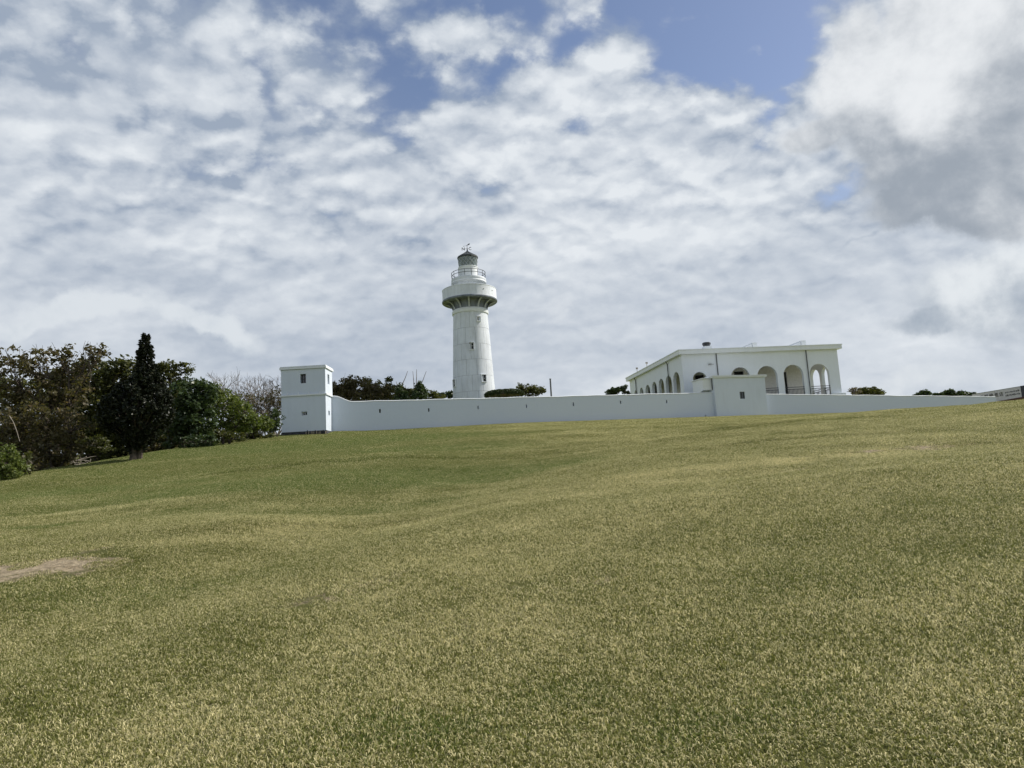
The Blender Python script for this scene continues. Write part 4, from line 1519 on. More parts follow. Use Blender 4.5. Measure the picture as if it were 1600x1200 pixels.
for px, h_ in ((1187.5, .80), (1265, .85)):
    x_ = fl_(px, 541)[0]
    MB().add([(x_ - .32, 1.2, zc_), (x_ + .32, 1.2, zc_), (x_ + .32, 5.2, zc_), (x_ - .32, 5.2, zc_), (x_ - .28, 1.2, zc_ + h_), (x_ + .28, 1.2, zc_ + h_), (x_ + .28, 5.2, zc_ + h_), (x_ - .28, 5.2, zc_ + h_)],
             [(0, 1, 5, 4), (1, 2, 6, 5), (2, 3, 7, 6), (3, 0, 4, 7), (4, 5, 6, 7)]).build('roof_upstand', M_TRIM, house)
    MB().add([(x_ - 1.6, 1.25, zc_ + .0), (x_ - .34, 1.25, zc_), (x_ - .34, 4, zc_), (x_ - 1.6, 4, zc_), (x_ - .34, 1.25, zc_ + h_ * .85), (x_ - .34, 4, zc_ + h_ * .85)],
             [(0, 1, 4), (3, 5, 2), (0, 4, 5, 3), (1, 2, 5, 4), (0, 3, 2, 1)]).build('roof_ramp', M_TRIM, house)
for py_ in (12.5, 17.0):
    MB().tube([(-.1, py_, zc_ - .05), (-.1, py_, zc_ + .55)], .04, 6).box((-.1, py_, zc_ + .62), (.28, .12, .22)).build('roof_lamp', M_PALE, house)
# downpipes
for px in (1118.4, 1259.0):
    x_, z_ = fl_(px, 553)
    MB().tube([(x_, -.10, zf0 - .02), (x_, -.10, zf0 - 1.2), (x_ + .01, -.10, .6)], .055, 8).build('downpipe', M_PIPE, house)
for px in (1045.8, 993.8):
    y_, z_ = sl_(px, 590)
    MB().tube([(-.30, y_, zf0 - .02), (-.12, y_, zf0 - .35), (-.12, y_, .6)], .06, 8).build('downpipe', M_PIPE, house)
x_, z_ = fl_(1111, 569.5)
cam_b = MB().box((x_ - .2, -.20, z_), (.32, .14, .14)).box((x_ + .12, -.12, z_), (.30, .05, .05)).build('security_camera', M_SEAM, house)
# plinth block under the right-hand pier
MB().box((HW - .55, -.05, zfl + .05), (1.7, .5, .30)).box((HW - .55, -.03, zfl - .5), (1.6, .44, .8)).build('pier_base', M_TRIM, house)
# iron railings
for i, (a_, b_, s_, sp_, ri) in enumerate(fops):
    if i == 0: continue
    mb = MB()
    for z_ in (zfl + 1.16, zfl + .93, zfl + .10):
        mb.box(((a_ + b_) / 2, .10, z_), (b_ - a_, .06, .065))
    rail = mb.build('railing', M_RAIL, house)
    n_ = 15
    bm = MB().box((0, .10, zfl + .515), (.034, .034, .79)).mesh('baluster', M_RAIL)
    for k in range(n_):
        o_ = link('baluster', bm, rail)
        o_.location = (a_ + (b_ - a_) * (k + .5) / n_, 0, 0)
for ops_, xx_ in ((sops[3:], .19), (rops[:5], HW - .19)):
    for (a_, b_, s_, sp_, ri) in ops_:
        mb = MB()
        for z_ in (zfl + 1.16, zfl + .93, zfl + .10):
            mb.box((xx_, (a_ + b_) / 2, z_), (.06, b_ - a_, .065))
        rail = mb.build('railing', M_RAIL, house)
        bm = MB().box((xx_, 0, zfl + .515), (.034, .034, .79)).mesh('baluster', M_RAIL)
        for k in range(9):
            o_ = link('baluster', bm, rail)
            o_.location = (0, a_ + (b_ - a_) * (k + .5) / 9, 0)


# ================================================================== trees and shrubs
def pxm(Y): return Y / F_PX


def leaves_at(C, rad, count, size, rng, up=0.35, aspect=1.9):
    """count leaf blades scattered in ellipsoids around clump centres C with radius rad"""
    n = len(C) * count
    c = np.repeat(np.asarray(C), count, 0)
    r_ = np.repeat(np.asarray(rad).reshape(-1), count)
    d = rng.normal(0, 1, (n, 3))
    d /= np.linalg.norm(d, axis=1)[:, None]
    p = c + d * (r_ * rng.random(n) ** .5)[:, None] * np.array([1, 1, .75])
    a = rng.normal(0, 1, (n, 3))
    a[:, 2] *= .6
    a /= np.linalg.norm(a, axis=1)[:, None]
    u = rng.normal(0, 1, (n, 3))
    u[:, 2] += up
    b = np.cross(a, u)
    b /= np.linalg.norm(b, axis=1)[:, None] + 1e-9
    s = size * (.6 + .8 * rng.random(n))
    L, Wd = a * (s * aspect / 2)[:, None], b * (s / 2)[:, None]
    V = np.stack([p - L, p + Wd, p + L, p - Wd], 1)
    tint_ = np.repeat(np.clip(rng.random(n) * .75 + .25 * np.repeat(rng.random(len(C)), count), 0, 1), 4)
    return V.reshape(-1, 3), tint_


def crown_mesh(name, parts, m, parent):
    V = np.concatenate([p[0] for p in parts])
    T = np.concatenate([p[1] for p in parts])
    F = np.arange(len(V), dtype=np.int32).reshape(-1, 4)
    return link(name, np_mesh(name, V, F, m, T), parent)


def wiggle(a, b, n, amp, rs):
    a, b = Vector(a), Vector(b)
    out = []
    for k in range(n + 1):
        q = k / n
        p = a.lerp(b, q)
        if 0 < k < n:
            p += Vector((rs.uniform(-1, 1), rs.uniform(-1, 1), rs.uniform(-.6, .6))) * amp
        out.append(p)
    return out


def tree(label, cat, base_px, Y, blobs, mat, leaf=.11, per=34, clump=.34, dens=1.0, limbs=.4, trunk=.13, seed=1, group=None, bark=None,
         name='tree', depth=1.0, twigs=0, stems=1, z=None, zoff=0.0):
    """blobs are crown masses as seen in the photograph: (px, py, rx, ry) in pixels, given real depth"""
    rs, rg = random.Random(seed), np.random.default_rng(seed)
    b0 = at(base_px[0], base_px[1], Y)
    gz = h1(b0.x, Y) if z is None else z
    O = Vector((b0.x, Y, gz))
    root = empty(name, tuple(O), label, cat, group)
    k_ = pxm(Y)
    parts, tips = [], []
    for (px, py, rx, ry) in blobs:
        c = at(px, py, Y) - O
        RX, RZ = rx * k_, ry * k_
        RY = max(.3, min(RX, max(RZ, RX * .6)) * depth)
        n = max(3, int(dens * 8.0 * (RX * RY * RZ) ** (2 / 3) / (clump ** 2) * .5))
        d = rg.normal(0, 1, (n, 3))
        d /= np.linalg.norm(d, axis=1)[:, None]
        q = (.35 + .65 * rg.random(n) ** .45)[:, None]
        C = np.array(c) + d * q * np.array([RX, RY, RZ])
        C[:, 1] += rg.uniform(-.2, .2, n)
        rad = clump * (.5 + .9 * rg.random(n))
        C[:, 2] = np.maximum(C[:, 2], rad * .5)
        parts.append(leaves_at(C, rad, per, leaf, rg))
        tips += [Vector(p) for p in C[rg.random(n) < limbs]]
        for _ in range(twigs):
            a_ = rs.uniform(0, math.pi)
            e = c + Vector((math.cos(a_) * RX * 1.1, rs.uniform(-.3, .3) * RY, math.sin(a_) * RZ * 1.25))
            tips.append(e)
    mb = MB()
    hub = []
    for s_ in range(stems):
        tx = (s_ - (stems - 1) / 2) * .5
        cc = at(*blobs[s_ % len(blobs)][:2], Y) - O
        top = Vector((cc.x * .6 + tx * .4, cc.y, max(.35, cc.z * .55)))
        pts_ = wiggle((tx * .6, rs.uniform(-.1, .1), -.25), top, 4, .07, rs)
        mb.tube(pts_, [trunk * (1.25 - .14 * i) for i in range(5)], 7)
        hub.append((top, trunk * .6))
        nmain = 3
        for j in range(nmain):
            cb = at(*blobs[(s_ + j) % len(blobs)][:2], Y) - O
            mid = top.lerp(cb, .7) + Vector((rs.uniform(-.3, .3), rs.uniform(-.3, .3), 0))
            mb.tube(wiggle(top, mid, 3, .1, rs), [trunk * .6, trunk * .45, trunk * .35, trunk * .25], 5, cap=False)
            hub.append((mid, trunk * .25))
    for tp in tips:
        h_, r_ = min(hub, key=lambda q: (q[0] - tp).length + rs.uniform(0, .5))
        pts_ = wiggle(h_, tp, 3, .12, rs)
        mb.tube(pts_, [max(.012, min(r_, .04)), .018, .013, .008], 3, cap=False)
    mb.build('trunk', bark or M_BARK, root, smooth=True)
    crown_mesh('crown', parts, mat, root)
    return root


def bare_tree(label, base_px, Y, fan, mat, levels=5, seed=1, length=1.6, r0=.09, group=None, stems=4, spread=.42, wind=(-.15, 0, 0), z=None, name='bare_tree'):
    rs = random.Random(seed)
    b0 = at(base_px[0], base_px[1], Y)
    gz = h1(b0.x, Y) if z is None else z
    root = empty(name, (b0.x, Y, gz), label, 'tree', group)
    tr_, cr = MB(), MB()

    def grow(p, d, L, r_, lv):
        n = 3
        pts_ = [p]
        for k in range(n):
            d = (d + Vector((rs.gauss(0, .12), rs.gauss(0, .12), rs.gauss(.03, .08))) + Vector(wind) * .12).normalized()
            pts_.append(pts_[-1] + d * (L / n))
        mb = tr_ if lv >= levels - 1 else cr
        mb.tube(pts_, [r_ * (1 - .12 * k) for k in range(n + 1)], 5 if lv >= levels - 1 else 3, cap=False)
        if lv <= 0: return
        for _ in range(rs.choice((2, 3, 3)) if lv > 1 else 3):
            nd = (d + Vector((rs.gauss(0, spread), rs.gauss(0, spread), rs.gauss(.05, spread * .6)))).normalized()
            if nd.z < -.1: nd.z *= -.5
            grow(pts_[rs.choice((n, n, n - 1))], nd, L * rs.uniform(.62, .85), max(.013, r_ * .62), lv - 1)
    for s_ in range(stems):
        a_ = fan[0] + (fan[1] - fan[0]) * (s_ + .5) / stems + rs.uniform(-.1, .1)
        d = Vector((math.cos(a_), rs.uniform(-.4, .4), math.sin(a_))).normalized()
        grow(Vector((rs.uniform(-.2, .2), rs.uniform(-.2, .2), -.15)), d, length * rs.uniform(.8, 1.1), r0 * rs.uniform(.7, 1), levels)
    tr_.build('trunk', mat, root)
    cr.build('crown', mat, root)
    return root


GW = 'trees and shrubs at the left edge of the lawn'
tree('tall loose brown leaved tree with bare top twigs at the far left edge', 'tree', (70, 728), 35,
     [(30, 590, 42, 38), (80, 572, 45, 32), (122, 560, 36, 24), (150, 552, 24, 11), (60, 625, 60, 34), (15, 640, 36, 40), (100, 610, 46, 34), (18, 560, 24, 14)],
     L_BROWN, leaf=.11, per=15, clump=.30, dens=.85, limbs=.6, trunk=.12, seed=3, group=GW, twigs=6, stems=3)
tree('tangled dark thicket of stems low under the brown tree at the left', 'shrub', (70, 735), 33,
     [(45, 690, 44, 34), (92, 690, 34, 34), (10, 680, 34, 36), (62, 655, 55, 30), (110, 665, 30, 30)], L_BROWN, leaf=.09, per=20, clump=.3, dens=1.1, limbs=.7, trunk=.05, seed=4, group=GW, twigs=5, stems=5, name='shrub')
tree('dense olive green broad tree between the brown tree and the dark conifer', 'tree', (145, 700), 42,
     [(150, 595, 46, 36), (188, 588, 38, 30), (130, 640, 48, 44), (175, 650, 44, 46), (110, 600, 34, 28), (208, 582, 22, 20), (150, 675, 60, 24)],
     L_OLIVE, leaf=.12, per=36, clump=.42, dens=1.5, limbs=.25, trunk=.16, seed=5, group=GW, stems=2)
tree('dark evergreen thicket in the shade behind the far left trees', 'shrub', (40, 722), 44,
     [(20, 640, 60, 50), (75, 655, 60, 46), (40, 690, 70, 30), (120, 680, 50, 26), (-30, 640, 50, 60), (60, 700, 60, 26), (140, 690, 50, 20)],
     L_OLIVE, leaf=.13, per=30, clump=.5, dens=1.3, limbs=.2, trunk=.1, seed=6, group=GW, stems=3, name='shrub')
tree('dark evergreen thicket in the shade behind the conifer', 'shrub', (220, 700), 48,
     [(200, 655, 50, 40), (250, 660, 44, 34), (290, 668, 40, 24), (225, 685, 60, 16)],
     L_GREEN, leaf=.13, per=30, clump=.5, dens=1.3, limbs=.2, trunk=.1, seed=7, group=GW, stems=3, name='shrub')


# the dark conifer: many upright sprays round a lean trunk
def conifer(label, base_px, Y, rows, mat, seed, group, leaf=.07, dens=1.0, name='conifer_tree', trunk_r=.16):
    rs, rg = random.Random(seed), np.random.default_rng(seed)
    b0 = at(base_px[0], base_px[1], Y)
    O = Vector((b0.x, Y, h1(b0.x, Y)))
    root = empty(name, tuple(O), label, 'tree', group)
    C, rad = [], []
    lim = []
    for (ya, xl, xr), (yb, xl2, xr2) in zip(rows[:-1], rows[1:]):
        ca, cb = at((xl + xr) / 2, ya, Y) - O, at((xl2 + xr2) / 2, yb, Y) - O
        ra, rb = (xr - xl) / 2 * pxm(Y), (xr2 - xl2) / 2 * pxm(Y)
        hgt_ = (ca - cb).length
        n = max(4, int(dens * 34 * (ra + rb) * hgt_ + 3))
        for _ in range(n):
            q = rs.random()
            c = ca.lerp(cb, q)
            r_ = ra + (rb - ra) * q
            a_ = rs.uniform(0, 2 * math.pi)
            rr_ = r_ * (1 - .75 * rs.random() ** 2.2) * .93
            p = c + Vector((math.cos(a_) * rr_, math.sin(a_) * rr_ * .85, rs.uniform(-.08, .08)))
            C.append(p)
            rad.append(rs.uniform(.10, .19) * (1 if r_ > .5 else .7))
            if rs.random() < .16: lim.append((Vector((c.x * .9, c.y, max(.3, p.z - rr_ * .9))), p))
    C = np.array([tuple(p) for p in C])
    rad = np.array(rad)
    parts = []
    for k in range(3):                                 # sprays drawn out upward
        parts.append(leaves_at(C + np.array([0, 0, k * .09]), rad * (1 - .22 * k), 13, leaf, rg, aspect=2.3))
    mb = MB()
    tops = at((rows[0][1] + rows[0][2]) / 2, rows[0][0] + 6, Y) - O
    pts_ = [Vector((0, 0, -.3)), Vector((0, 0, .35))] + [Vector((tops.x * q, 0, tops.z * q)) for q in (.2, .5, .8, 1)]
    mb.tube(pts_, [trunk_r * 1.3, trunk_r, trunk_r * .9, trunk_r * .6, trunk_r * .3, .02], 8)
    mb.tube([Vector((.22, .05, -.3)), Vector((.30, 0, .5)), Vector((.5, 0, 1.3))], [trunk_r * .7, trunk_r * .55, .05], 6)
    for a_, b_ in lim:
        mb.tube([a_, b_], [.03, .01], 3, cap=False)
    mb.build('trunk', M_BARK, root, smooth=True)
    crown_mesh('crown', parts, mat, root)
    return root


conifer('large near black conifer with a narrow column top standing alone on the lawn', (210, 711), 33.5,
        [(528, 223, 232), (540, 217, 238), (556, 214, 240), (572, 214, 243), (590, 205, 250), (606, 184, 257), (625, 162, 268), (645, 153, 273), (662, 156, 266), (676, 172, 250), (688, 186, 240), (700, 200, 230), (710, 205, 220)],
        L_DARK, 8, GW, dens=2.1, trunk_r=.2)
tree('dark umbrella topped tree just right behind the conifer', 'tree', (262, 690), 43,
     [(262, 600, 26, 34), (283, 573, 13, 4.5), (262, 576, 19, 11), (275, 640, 30, 42), (290, 580, 7, 3)], L_OLIVE, leaf=.10, per=44, clump=.36, dens=1.5, limbs=.4, trunk=.15, seed=9, group=GW)
tree('rounded glossy dark green tree right of the conifer', 'tree', (305, 688), 41,
     [(298, 615, 28, 28), (322, 612, 16, 14), (308, 648, 28, 34), (290, 660, 26, 26)], L_GREEN, leaf=.13, per=46, clump=.42, dens=1.7, limbs=.3, trunk=.15, seed=10, group=GW)
tree('mid green bushy shrub lit by the sun beside the glossy tree', 'shrub', (355, 682), 44,
     [(352, 636, 28, 30), (378, 645, 22, 22), (345, 668, 28, 14), (336, 622, 14, 22), (390, 662, 20, 12)], L_FRESH, leaf=.10, per=34, clump=.36, dens=1.3, limbs=.4, trunk=.07, seed=11, group=GW, stems=3, name='shrub')
bare_tree('bare grey brown tree with windswept branches left of the turret', (385, 668), 66, (R(40), R(160)), M_WOOD, levels=5, seed=12, length=2.3, r0=.13, group=GW, stems=9)
bare_tree('second bare twiggy tree right up against the turret', (430, 672), 67, (R(50), R(150)), M_WOOD, levels=5, seed=14, length=2.1, r0=.12, group=GW, stems=7)
tree('brownish undergrowth beneath the bare trees', 'shrub', (405, 668), 62,
     [(405, 640, 38, 28), (372, 636, 28, 24), (432, 630, 14, 32), (400, 665, 44, 14)], L_BROWN, leaf=.10, per=16, clump=.4, dens=1.0, limbs=1.0, trunk=.05, seed=15, group=GW, stems=5, name='shrub', bark=M_WOOD)
tree('low bright green bush in front of the bare trees', 'bush', (400, 676), 50,
     [(388, 664, 20, 11), (412, 662, 17, 13), (368, 668, 18, 9)], L_FRESH, leaf=.09, per=36, clump=.26, dens=1.5, limbs=.3, trunk=.04, seed=16, group=GW, name='bush')
tree('small dark bush at the left foot of the turret', 'bush', (432, 677), 56,
     [(431, 656, 10, 18), (424, 668, 8, 8)], L_GREEN, leaf=.09, per=30, clump=.26, dens=1.4, limbs=.5, trunk=.05, seed=17, group=GW, name='bush')
tree('light green leafy creeper bush in the lower left corner of the thicket', 'bush', (14, 748), 26.5,
     [(12, 722, 20, 22), (-4, 716, 22, 28), (26, 735, 12, 12), (8, 740, 24, 12)], L_FRESH, leaf=.055, per=40, clump=.2, dens=1.5, limbs=.5, trunk=.03, seed=18, group=GW, name='bush')
tree('sparse grassy weed clump right of the light green creeper', 'bush', (46, 742), 28,
     [(44, 722, 10, 16), (34, 735, 10, 9)], L_OLIVE, leaf=.08, per=20, clump=.2, dens=1.0, limbs=1, trunk=.02, seed=19, group=GW, name='bush', bark=M_WOOD)
tree('low yellowish green weeds under the dense olive tree', 'bush', (128, 700), 37,
     [(120, 694, 26, 8), (152, 690, 18, 8), (150, 700, 22, 4)], L_OLIVE, leaf=.09, per=26, clump=.2, dens=1.2, limbs=.9, trunk=.02, seed=20, group=GW, name='bush', bark=M_PALE)
tree('weedy fringe at the foot of the glossy tree and shrub', 'bush', (300, 688), 42.5,
     [(252, 684, 18, 7), (286, 684, 20, 6), (325, 680, 22, 8), (350, 678, 14, 7)], L_OLIVE, leaf=.08, per=26, clump=.2, dens=1.3, limbs=.7, trunk=.02, seed=21, group=GW, name='bush')

for k, (px_, Y_, lab_, m_) in enumerate(((20, 31, 'matted brown undergrowth at the far left corner of the lawn edge', L_BROWN), (78, 34, 'matted undergrowth at the foot of the tall brown tree', L_BROWN),
                                      (150, 42, 'matted undergrowth at the foot of the dense olive tree', L_OLIVE), (196, 43, 'matted undergrowth close behind the left side of the conifer', L_OLIVE),
                                      (252, 42, 'matted undergrowth close behind the right side of the conifer', L_BROWN), (300, 40, 'matted undergrowth at the foot of the glossy tree', L_GREEN),
                                      (345, 47, 'matted undergrowth at the foot of the sunlit shrub', L_OLIVE), (390, 53, 'matted undergrowth between the sunlit shrub and the turret', L_OLIVE))):
    bl = []
    for dx_ in (-24, 0, 24):
        f_ = foot_py(px_ + dx_, Y_)
        bl.append((px_ + dx_, f_ - (14 if k < 3 else 9), 20, 17 if k < 3 else 11))
    tree(lab_, 'undergrowth', (px_, 700), Y_, bl, m_, leaf=.10, per=26, clump=.3, dens=1.2, limbs=.4, trunk=.03, seed=90 + k, group='undergrowth along the lawn edge', name='undergrowth', stems=2, bark=M_WOOD)

# dry brushwood heap and pale fallen branches
rs = random.Random(30)
bx0 = at(118, 694, 35.5)
heap = empty('brushwood_heap', (bx0.x, 35.5, h1(bx0.x, 35.5)), 'heap of dry grey sticks at the edge of the lawn left of the conifer', 'brushwood')
for k in range(26):
    a_ = rs.uniform(0, math.pi)
    L = rs.uniform(.5, 1.3)
    c = Vector((rs.uniform(-.7, .9), rs.uniform(-.4, .4), rs.uniform(.06, .45)))
    d = Vector((math.cos(a_), rs.uniform(-.5, .5), rs.uniform(-.35, .45))) * L / 2
    MB().tube(wiggle(c - d, c + d, 3, .04, rs), [.022, .02, .015, .008], 4).build('stick', M_PALE, heap)
for (pa, pb, Y, lab) in (((48, 722), (95, 712), 33.0, 'long pale dry branch arching low from the thicket'), ((15, 650), (31, 690), 31, 'thin pale bent branch at the far left of the thicket')):
    a_, b_ = at(*pa, Y), at(*pb, Y)
    o_ = MB().tube([a_, a_.lerp(b_, .35) + Vector((0, 0, .14)), a_.lerp(b_, .7) + Vector((0, 0, .12)), b_], [.016, .015, .012, .008], 5)
    tag(o_.build('dry_branch', M_PALE), lab, 'branch')

# behind the wall, left of the lighthouse
GB = 'trees showing over the perimeter wall'
tree('brown green windswept tree mass over the wall beside the turret', 'tree', (560, 650), 72,
     [(536, 604, 22, 18), (560, 608, 30, 18), (588, 613, 26, 14), (528, 620, 18, 16), (556, 622, 50, 14)], L_BROWN, leaf=.15, per=30, clump=.5, dens=1.7, limbs=.5, trunk=.15, seed=40, group=GB, z=5, twigs=3, stems=2)
tree('ragged dark green tree over the wall with a small detached tuft', 'tree', (600, 650), 76,
     [(590, 605, 22, 9), (612, 615, 30, 13), (640, 620, 20, 8), (609, 594, 4, 2.4), (575, 595, 6, 4), (585, 612, 14, 8)], L_OLIVE, leaf=.15, per=34, clump=.42, dens=1.5, limbs=.5, trunk=.12, seed=41, group=GB, z=5)
tree('scrubby low growth over the wall left of the lighthouse', 'tree', (650, 650), 80,
     [(640, 615, 20, 10), (668, 618, 14, 8), (685, 622, 12, 4)], L_OLIVE, leaf=.15, per=30, clump=.4, dens=1.5, limbs=.4, trunk=.1, seed=42, group=GB, z=5)
for (px, top, w_, lab, sd, poles) in ((627, 603, 11, 'dark cone shaped shrub with two bare poles above it over the wall', 43, ((629, 592, 637, 580), (622, 602, 619, 596))),
                                      ((656), 597, 12, 'taller dark cone shaped shrub with three bare poles above it over the wall', 44, ((647, 600, 645, 580), (650, 598, 651, 577), (655, 600, 666, 580)))):
    t_o = tree(lab, 'shrub', (px, 650), 70, [(px, top + 12, w_ * .62, 10), (px - 2, top + 5, w_ * .36, 6), (px, top + 20, w_, 9), (px + 6, top + 12, w_ * .35, 5)], L_GREEN, leaf=.12, per=36, clump=.32, dens=1.7, limbs=.4, trunk=.08, seed=sd, group=GB, z=5, name='shrub')
    for (xa, ya, xb, yb) in poles:
        a_, b_ = at(xa, ya + 8, 70), at(xb, yb, 70)
        O = t_o.location
        MB().tube([a_ - O, a_.lerp(b_, .5) + Vector((.02, 0, 0)) - O, b_ - O], [.045, .035, .02], 5).build('pole', M_WOOD, t_o)
tree('low dark bushes behind the wall hard against the lighthouse', 'tree', (700, 650), 90,
     [(697, 617, 12, 5), (708, 616, 8, 5), (682, 621, 8, 2.5)], L_GREEN, leaf=.16, per=30, clump=.36, dens=1.6, limbs=.3, trunk=.08, seed=45, group=GB, z=5)


# clipped hedge dome
def hedge(label, px, py, rx, ry, Y, seed):
    rg = np.random.default_rng(seed)
    c = at(px, py, Y)
    O = Vector((c.x, Y, 5.0))
    root = empty('clipped_bush', tuple(O), label, 'bush')
    RX, RZ = rx * pxm(Y), ry * pxm(Y)
    n = 1500
    d = rg.normal(0, 1, (n, 3))
    d[:, 2] = np.abs(d[:, 2]) * 1.1 - .25
    d /= np.linalg.norm(d, axis=1)[:, None]
    d = np.sign(d) * np.abs(d) ** .85
    C = d * np.array([RX, RX * .8, RZ]) * .95 + np.array([0, 0, c.z - O.z])
    crown_mesh('crown', [leaves_at(C, np.full(n, .12), 9, .07, rg)], L_HEDGE, root)
    mb = MB().lathe([(.1, c.z - O.z - RZ * .5), (RX * .9, c.z - O.z - RZ * .2), (RX * .85, c.z - O.z + RZ * .35), (RX * .4, c.z - O.z + RZ * .8), (.02, c.z - O.z + RZ * .88)], 24)
    mb.v = [(x, y * .8, z) for x, y, z in mb.v]
    mb.build('inner_mass', M_BARK, root, smooth=True)
    MB().tube([(0, 0, -.3), (0, 0, c.z - O.z - RZ * .3)], [.2, .15], 6).build('trunk', M_BARK, root)


hedge('flat clipped dark green dome bush at the right foot of the lighthouse', 788, 616.5, 32, 7.5, 71.5, 50)
tree('small open branched green tree between the clipped bush and the post', 'tree', (832, 650), 74,
     [(822, 606, 12, 6), (838, 608, 14, 6), (830, 614, 20, 5), (810, 603, 5, 3), (848, 610, 7, 3)], L_OLIVE, leaf=.12, per=16, clump=.26, dens=1.5, limbs=.9, trunk=.09, seed=51, group=GB, z=5, twigs=3, stems=2)
pb = at(861.3, 617, 75)
pt = at(861.0, 592.3, 75)
tag(MB().tube([(pb.x, 75, 5), (pb.x, 75, pt.z)], [.10, .085], 8).box((pb.x, 75, pt.z + .02), (.22, .16, .06)).build('post', M_POST), 'plain grey upright post above the wall right of the small tree', 'post')
tree('small dark tree over the wall left of the arcaded house', 'tree', (963, 650), 88,
     [(960, 611, 10, 4.5), (968, 607, 6, 3.5), (953, 614, 7, 2.5)], L_GREEN, leaf=.16, per=26, clump=.28, dens=2.0, limbs=.7, trunk=.08, seed=52, group=GB, z=5)
tree('slender leaning shoot touching the left end of the arcaded house', 'shrub', (974, 650), 86,
     [(975, 609, 2.6, 5), (978, 604, 2, 3), (981, 614, 2.5, 2)], L_GREEN, leaf=.14, per=18, clump=.2, dens=2.0, limbs=1, trunk=.04, seed=53, group=GB, z=5, name='shrub')
tree('pale pinkish dry bush just right of the arcaded house', 'bush', (1335, 650), 100,
     [(1336, 611, 9, 6)], L_PINK, leaf=.15, per=14, clump=.3, dens=1.6, limbs=1, trunk=.04, seed=54, group=GB, z=4.6, bark=M_PALE, name='bush', twigs=4)
tree('rounded dark tree over the right stretch of wall', 'tree', (1358, 650), 104,
     [(1352, 612, 13, 6.5), (1366, 611, 10, 6), (1360, 615, 22, 4), (1378, 615, 5, 3)], L_OLIVE, leaf=.18, per=34, clump=.42, dens=2.0, limbs=.4, trunk=.1, seed=55, group=GB, z=4.6)
tree('small dark dome tree over the far right stretch of wall', 'tree', (1444, 650), 112,
     [(1444, 615.5, 10, 5), (1436, 617.5, 8, 2.5)], L_GREEN, leaf=.18, per=34, clump=.36, dens=2.0, limbs=.4, trunk=.1, seed=56, group=GB, z=4.6)
tree('ragged spiky dark trees over the wall near the sign', 'tree', (1488, 650), 114,
     [(1483, 614, 10, 4.5), (1496, 616, 11, 3.5), (1505, 614, 4, 4.5), (1470, 617, 12, 2.4)], L_GREEN, leaf=.2, per=18, clump=.34, dens=2.2, limbs=.9, trunk=.1, seed=57, group=GB, z=4.6, twigs=3)
tree('little leaning tree touching the left end of the sign', 'tree', (1514, 650), 116,
     [(1512, 617, 6, 2.8), (1521, 614.5, 3, 1.4)], L_GREEN, leaf=.18, per=24, clump=.26, dens=2.0, limbs=.9, trunk=.06, seed=58, group=GB, z=4.6)

# ================================================================== sign board at the far right
SY0, SY1 = 94.0, 86.0                                  # far left end, near right end
pA, pB = at(1519, 616.6, SY0), at(1612, 601.2, SY1)
pAb, pBb = at(1519, 633.2, SY0), at(1612, 617.4, SY1)
sg = empty('sign_board', (pA.x, SY0, 4.2), 'long white sign board with dark characters and a navy end panel on a maroon kerb', 'sign')
GO = Vector(sg.location)
vx = Vector((pB.x - pA.x, SY1 - SY0, 0))
SL = vx.length
vx.normalize()
vn = Vector((vx.y, -vx.x, 0))
if vn.y > 0: vn = -vn


def sp_(q, v, out=0.0):
    """q along the board 0..1, v 0 bottom..1 top"""
    lo, hi = pAb.lerp(pBb, q), pA.lerp(pB, q)
    p = lo.lerp(hi, v)
    return Vector((pA.x, SY0, 0)) + vx * (SL * q) + vn * out + Vector((0, 0, p.z)) - GO


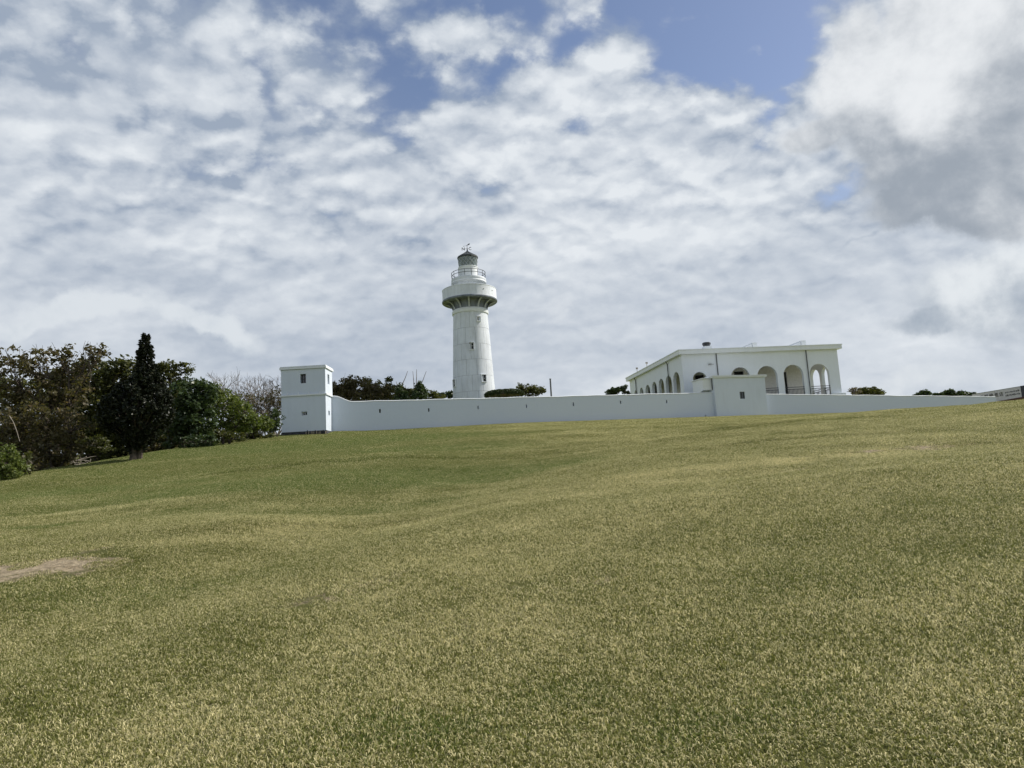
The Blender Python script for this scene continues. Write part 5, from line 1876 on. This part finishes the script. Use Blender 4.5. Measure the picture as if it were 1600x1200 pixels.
def slab(q0, q1, v0, v1, o0, o1):
    A4 = [sp_(q0, v0, o1), sp_(q1, v0, o1), sp_(q1, v1, o1), sp_(q0, v1, o1)]
    B4 = [sp_(q0, v0, o0), sp_(q1, v0, o0), sp_(q1, v1, o0), sp_(q0, v1, o0)]
    return MB().add(A4 + B4, [(0, 1, 2, 3), (7, 6, 5, 4), (0, 4, 5, 1), (1, 5, 6, 2), (2, 6, 7, 3), (3, 7, 4, 0)])


def q_of(px): return (px - 1519) / 93.0


slab(0, q_of(1595.4), 0, 1, -.12, 0).build('board', M_SIGN, sg)
slab(0, q_of(1595.4), 1.003, 1.05, -.14, .02).build('frame', M_SEAM, sg)
slab(q_of(1595.7), 1.6, -.02, 1.06, -.13, .03).build('end_panel', M_NAVY, sg)
slab(0, 1.6, -.16, -.01, -.30, .10).build('kerb', M_MAROON, sg)
slab(0, 1.6, -1.6, -.165, -.2, .0).build('footing', M_STONE, sg)


def lettering(txt, q0, v0, size, m, width=1.0):
    cu = bpy.data.curves.new('lettering', 'FONT')
    cu.body = txt
    cu.size = size
    cu.extrude = .01
    cu.materials.append(m)
    tmp = bpy.data.objects.new('lettering', cu)
    me_ = bpy.data.meshes.new_from_object(tmp)
    bpy.data.objects.remove(tmp)
    o_ = link('lettering', me_, sg)
    p0, p1 = sp_(q0, v0, .014), sp_(q0 + .02, v0, .014)
    ux = (p1 - p0).normalized()
    uy = (sp_(q0, v0 + .1, .014) - p0).normalized()
    uz = ux.cross(uy).normalized()
    M_ = Matrix.Identity(4)
    for i in range(3):
        M_[i][0], M_[i][1], M_[i][2], M_[i][3] = ux[i] * width, uy[i], uz[i], p0[i]
    o_.matrix_local = M_


for ch_, px in zip('遊客服備售店', (1526, 1533, 1541, 1549, 1557.5, 1565)):
    lettering(ch_, q_of(px - 2.6), .44, .60, M_INK)
rsx = random.Random(77)
for row_, (v_, m_) in enumerate(((.60, M_INK), (.30, M_INK))):   # two rows of print too small to read: short strokes
    q_ = q_of(1572)
    mb = MB()
    while q_ < q_of(1593):
        w_ = rsx.uniform(.006, .014)
        s_ = slab(q_, q_ + w_, v_ + rsx.uniform(-.03, .02), v_ + rsx.uniform(.10, .17), .004, .016)
        mb.add(s_.v, s_.f)
        q_ += w_ + rsx.uniform(.004, .012)
    mb.build('small_print', m_, sg)
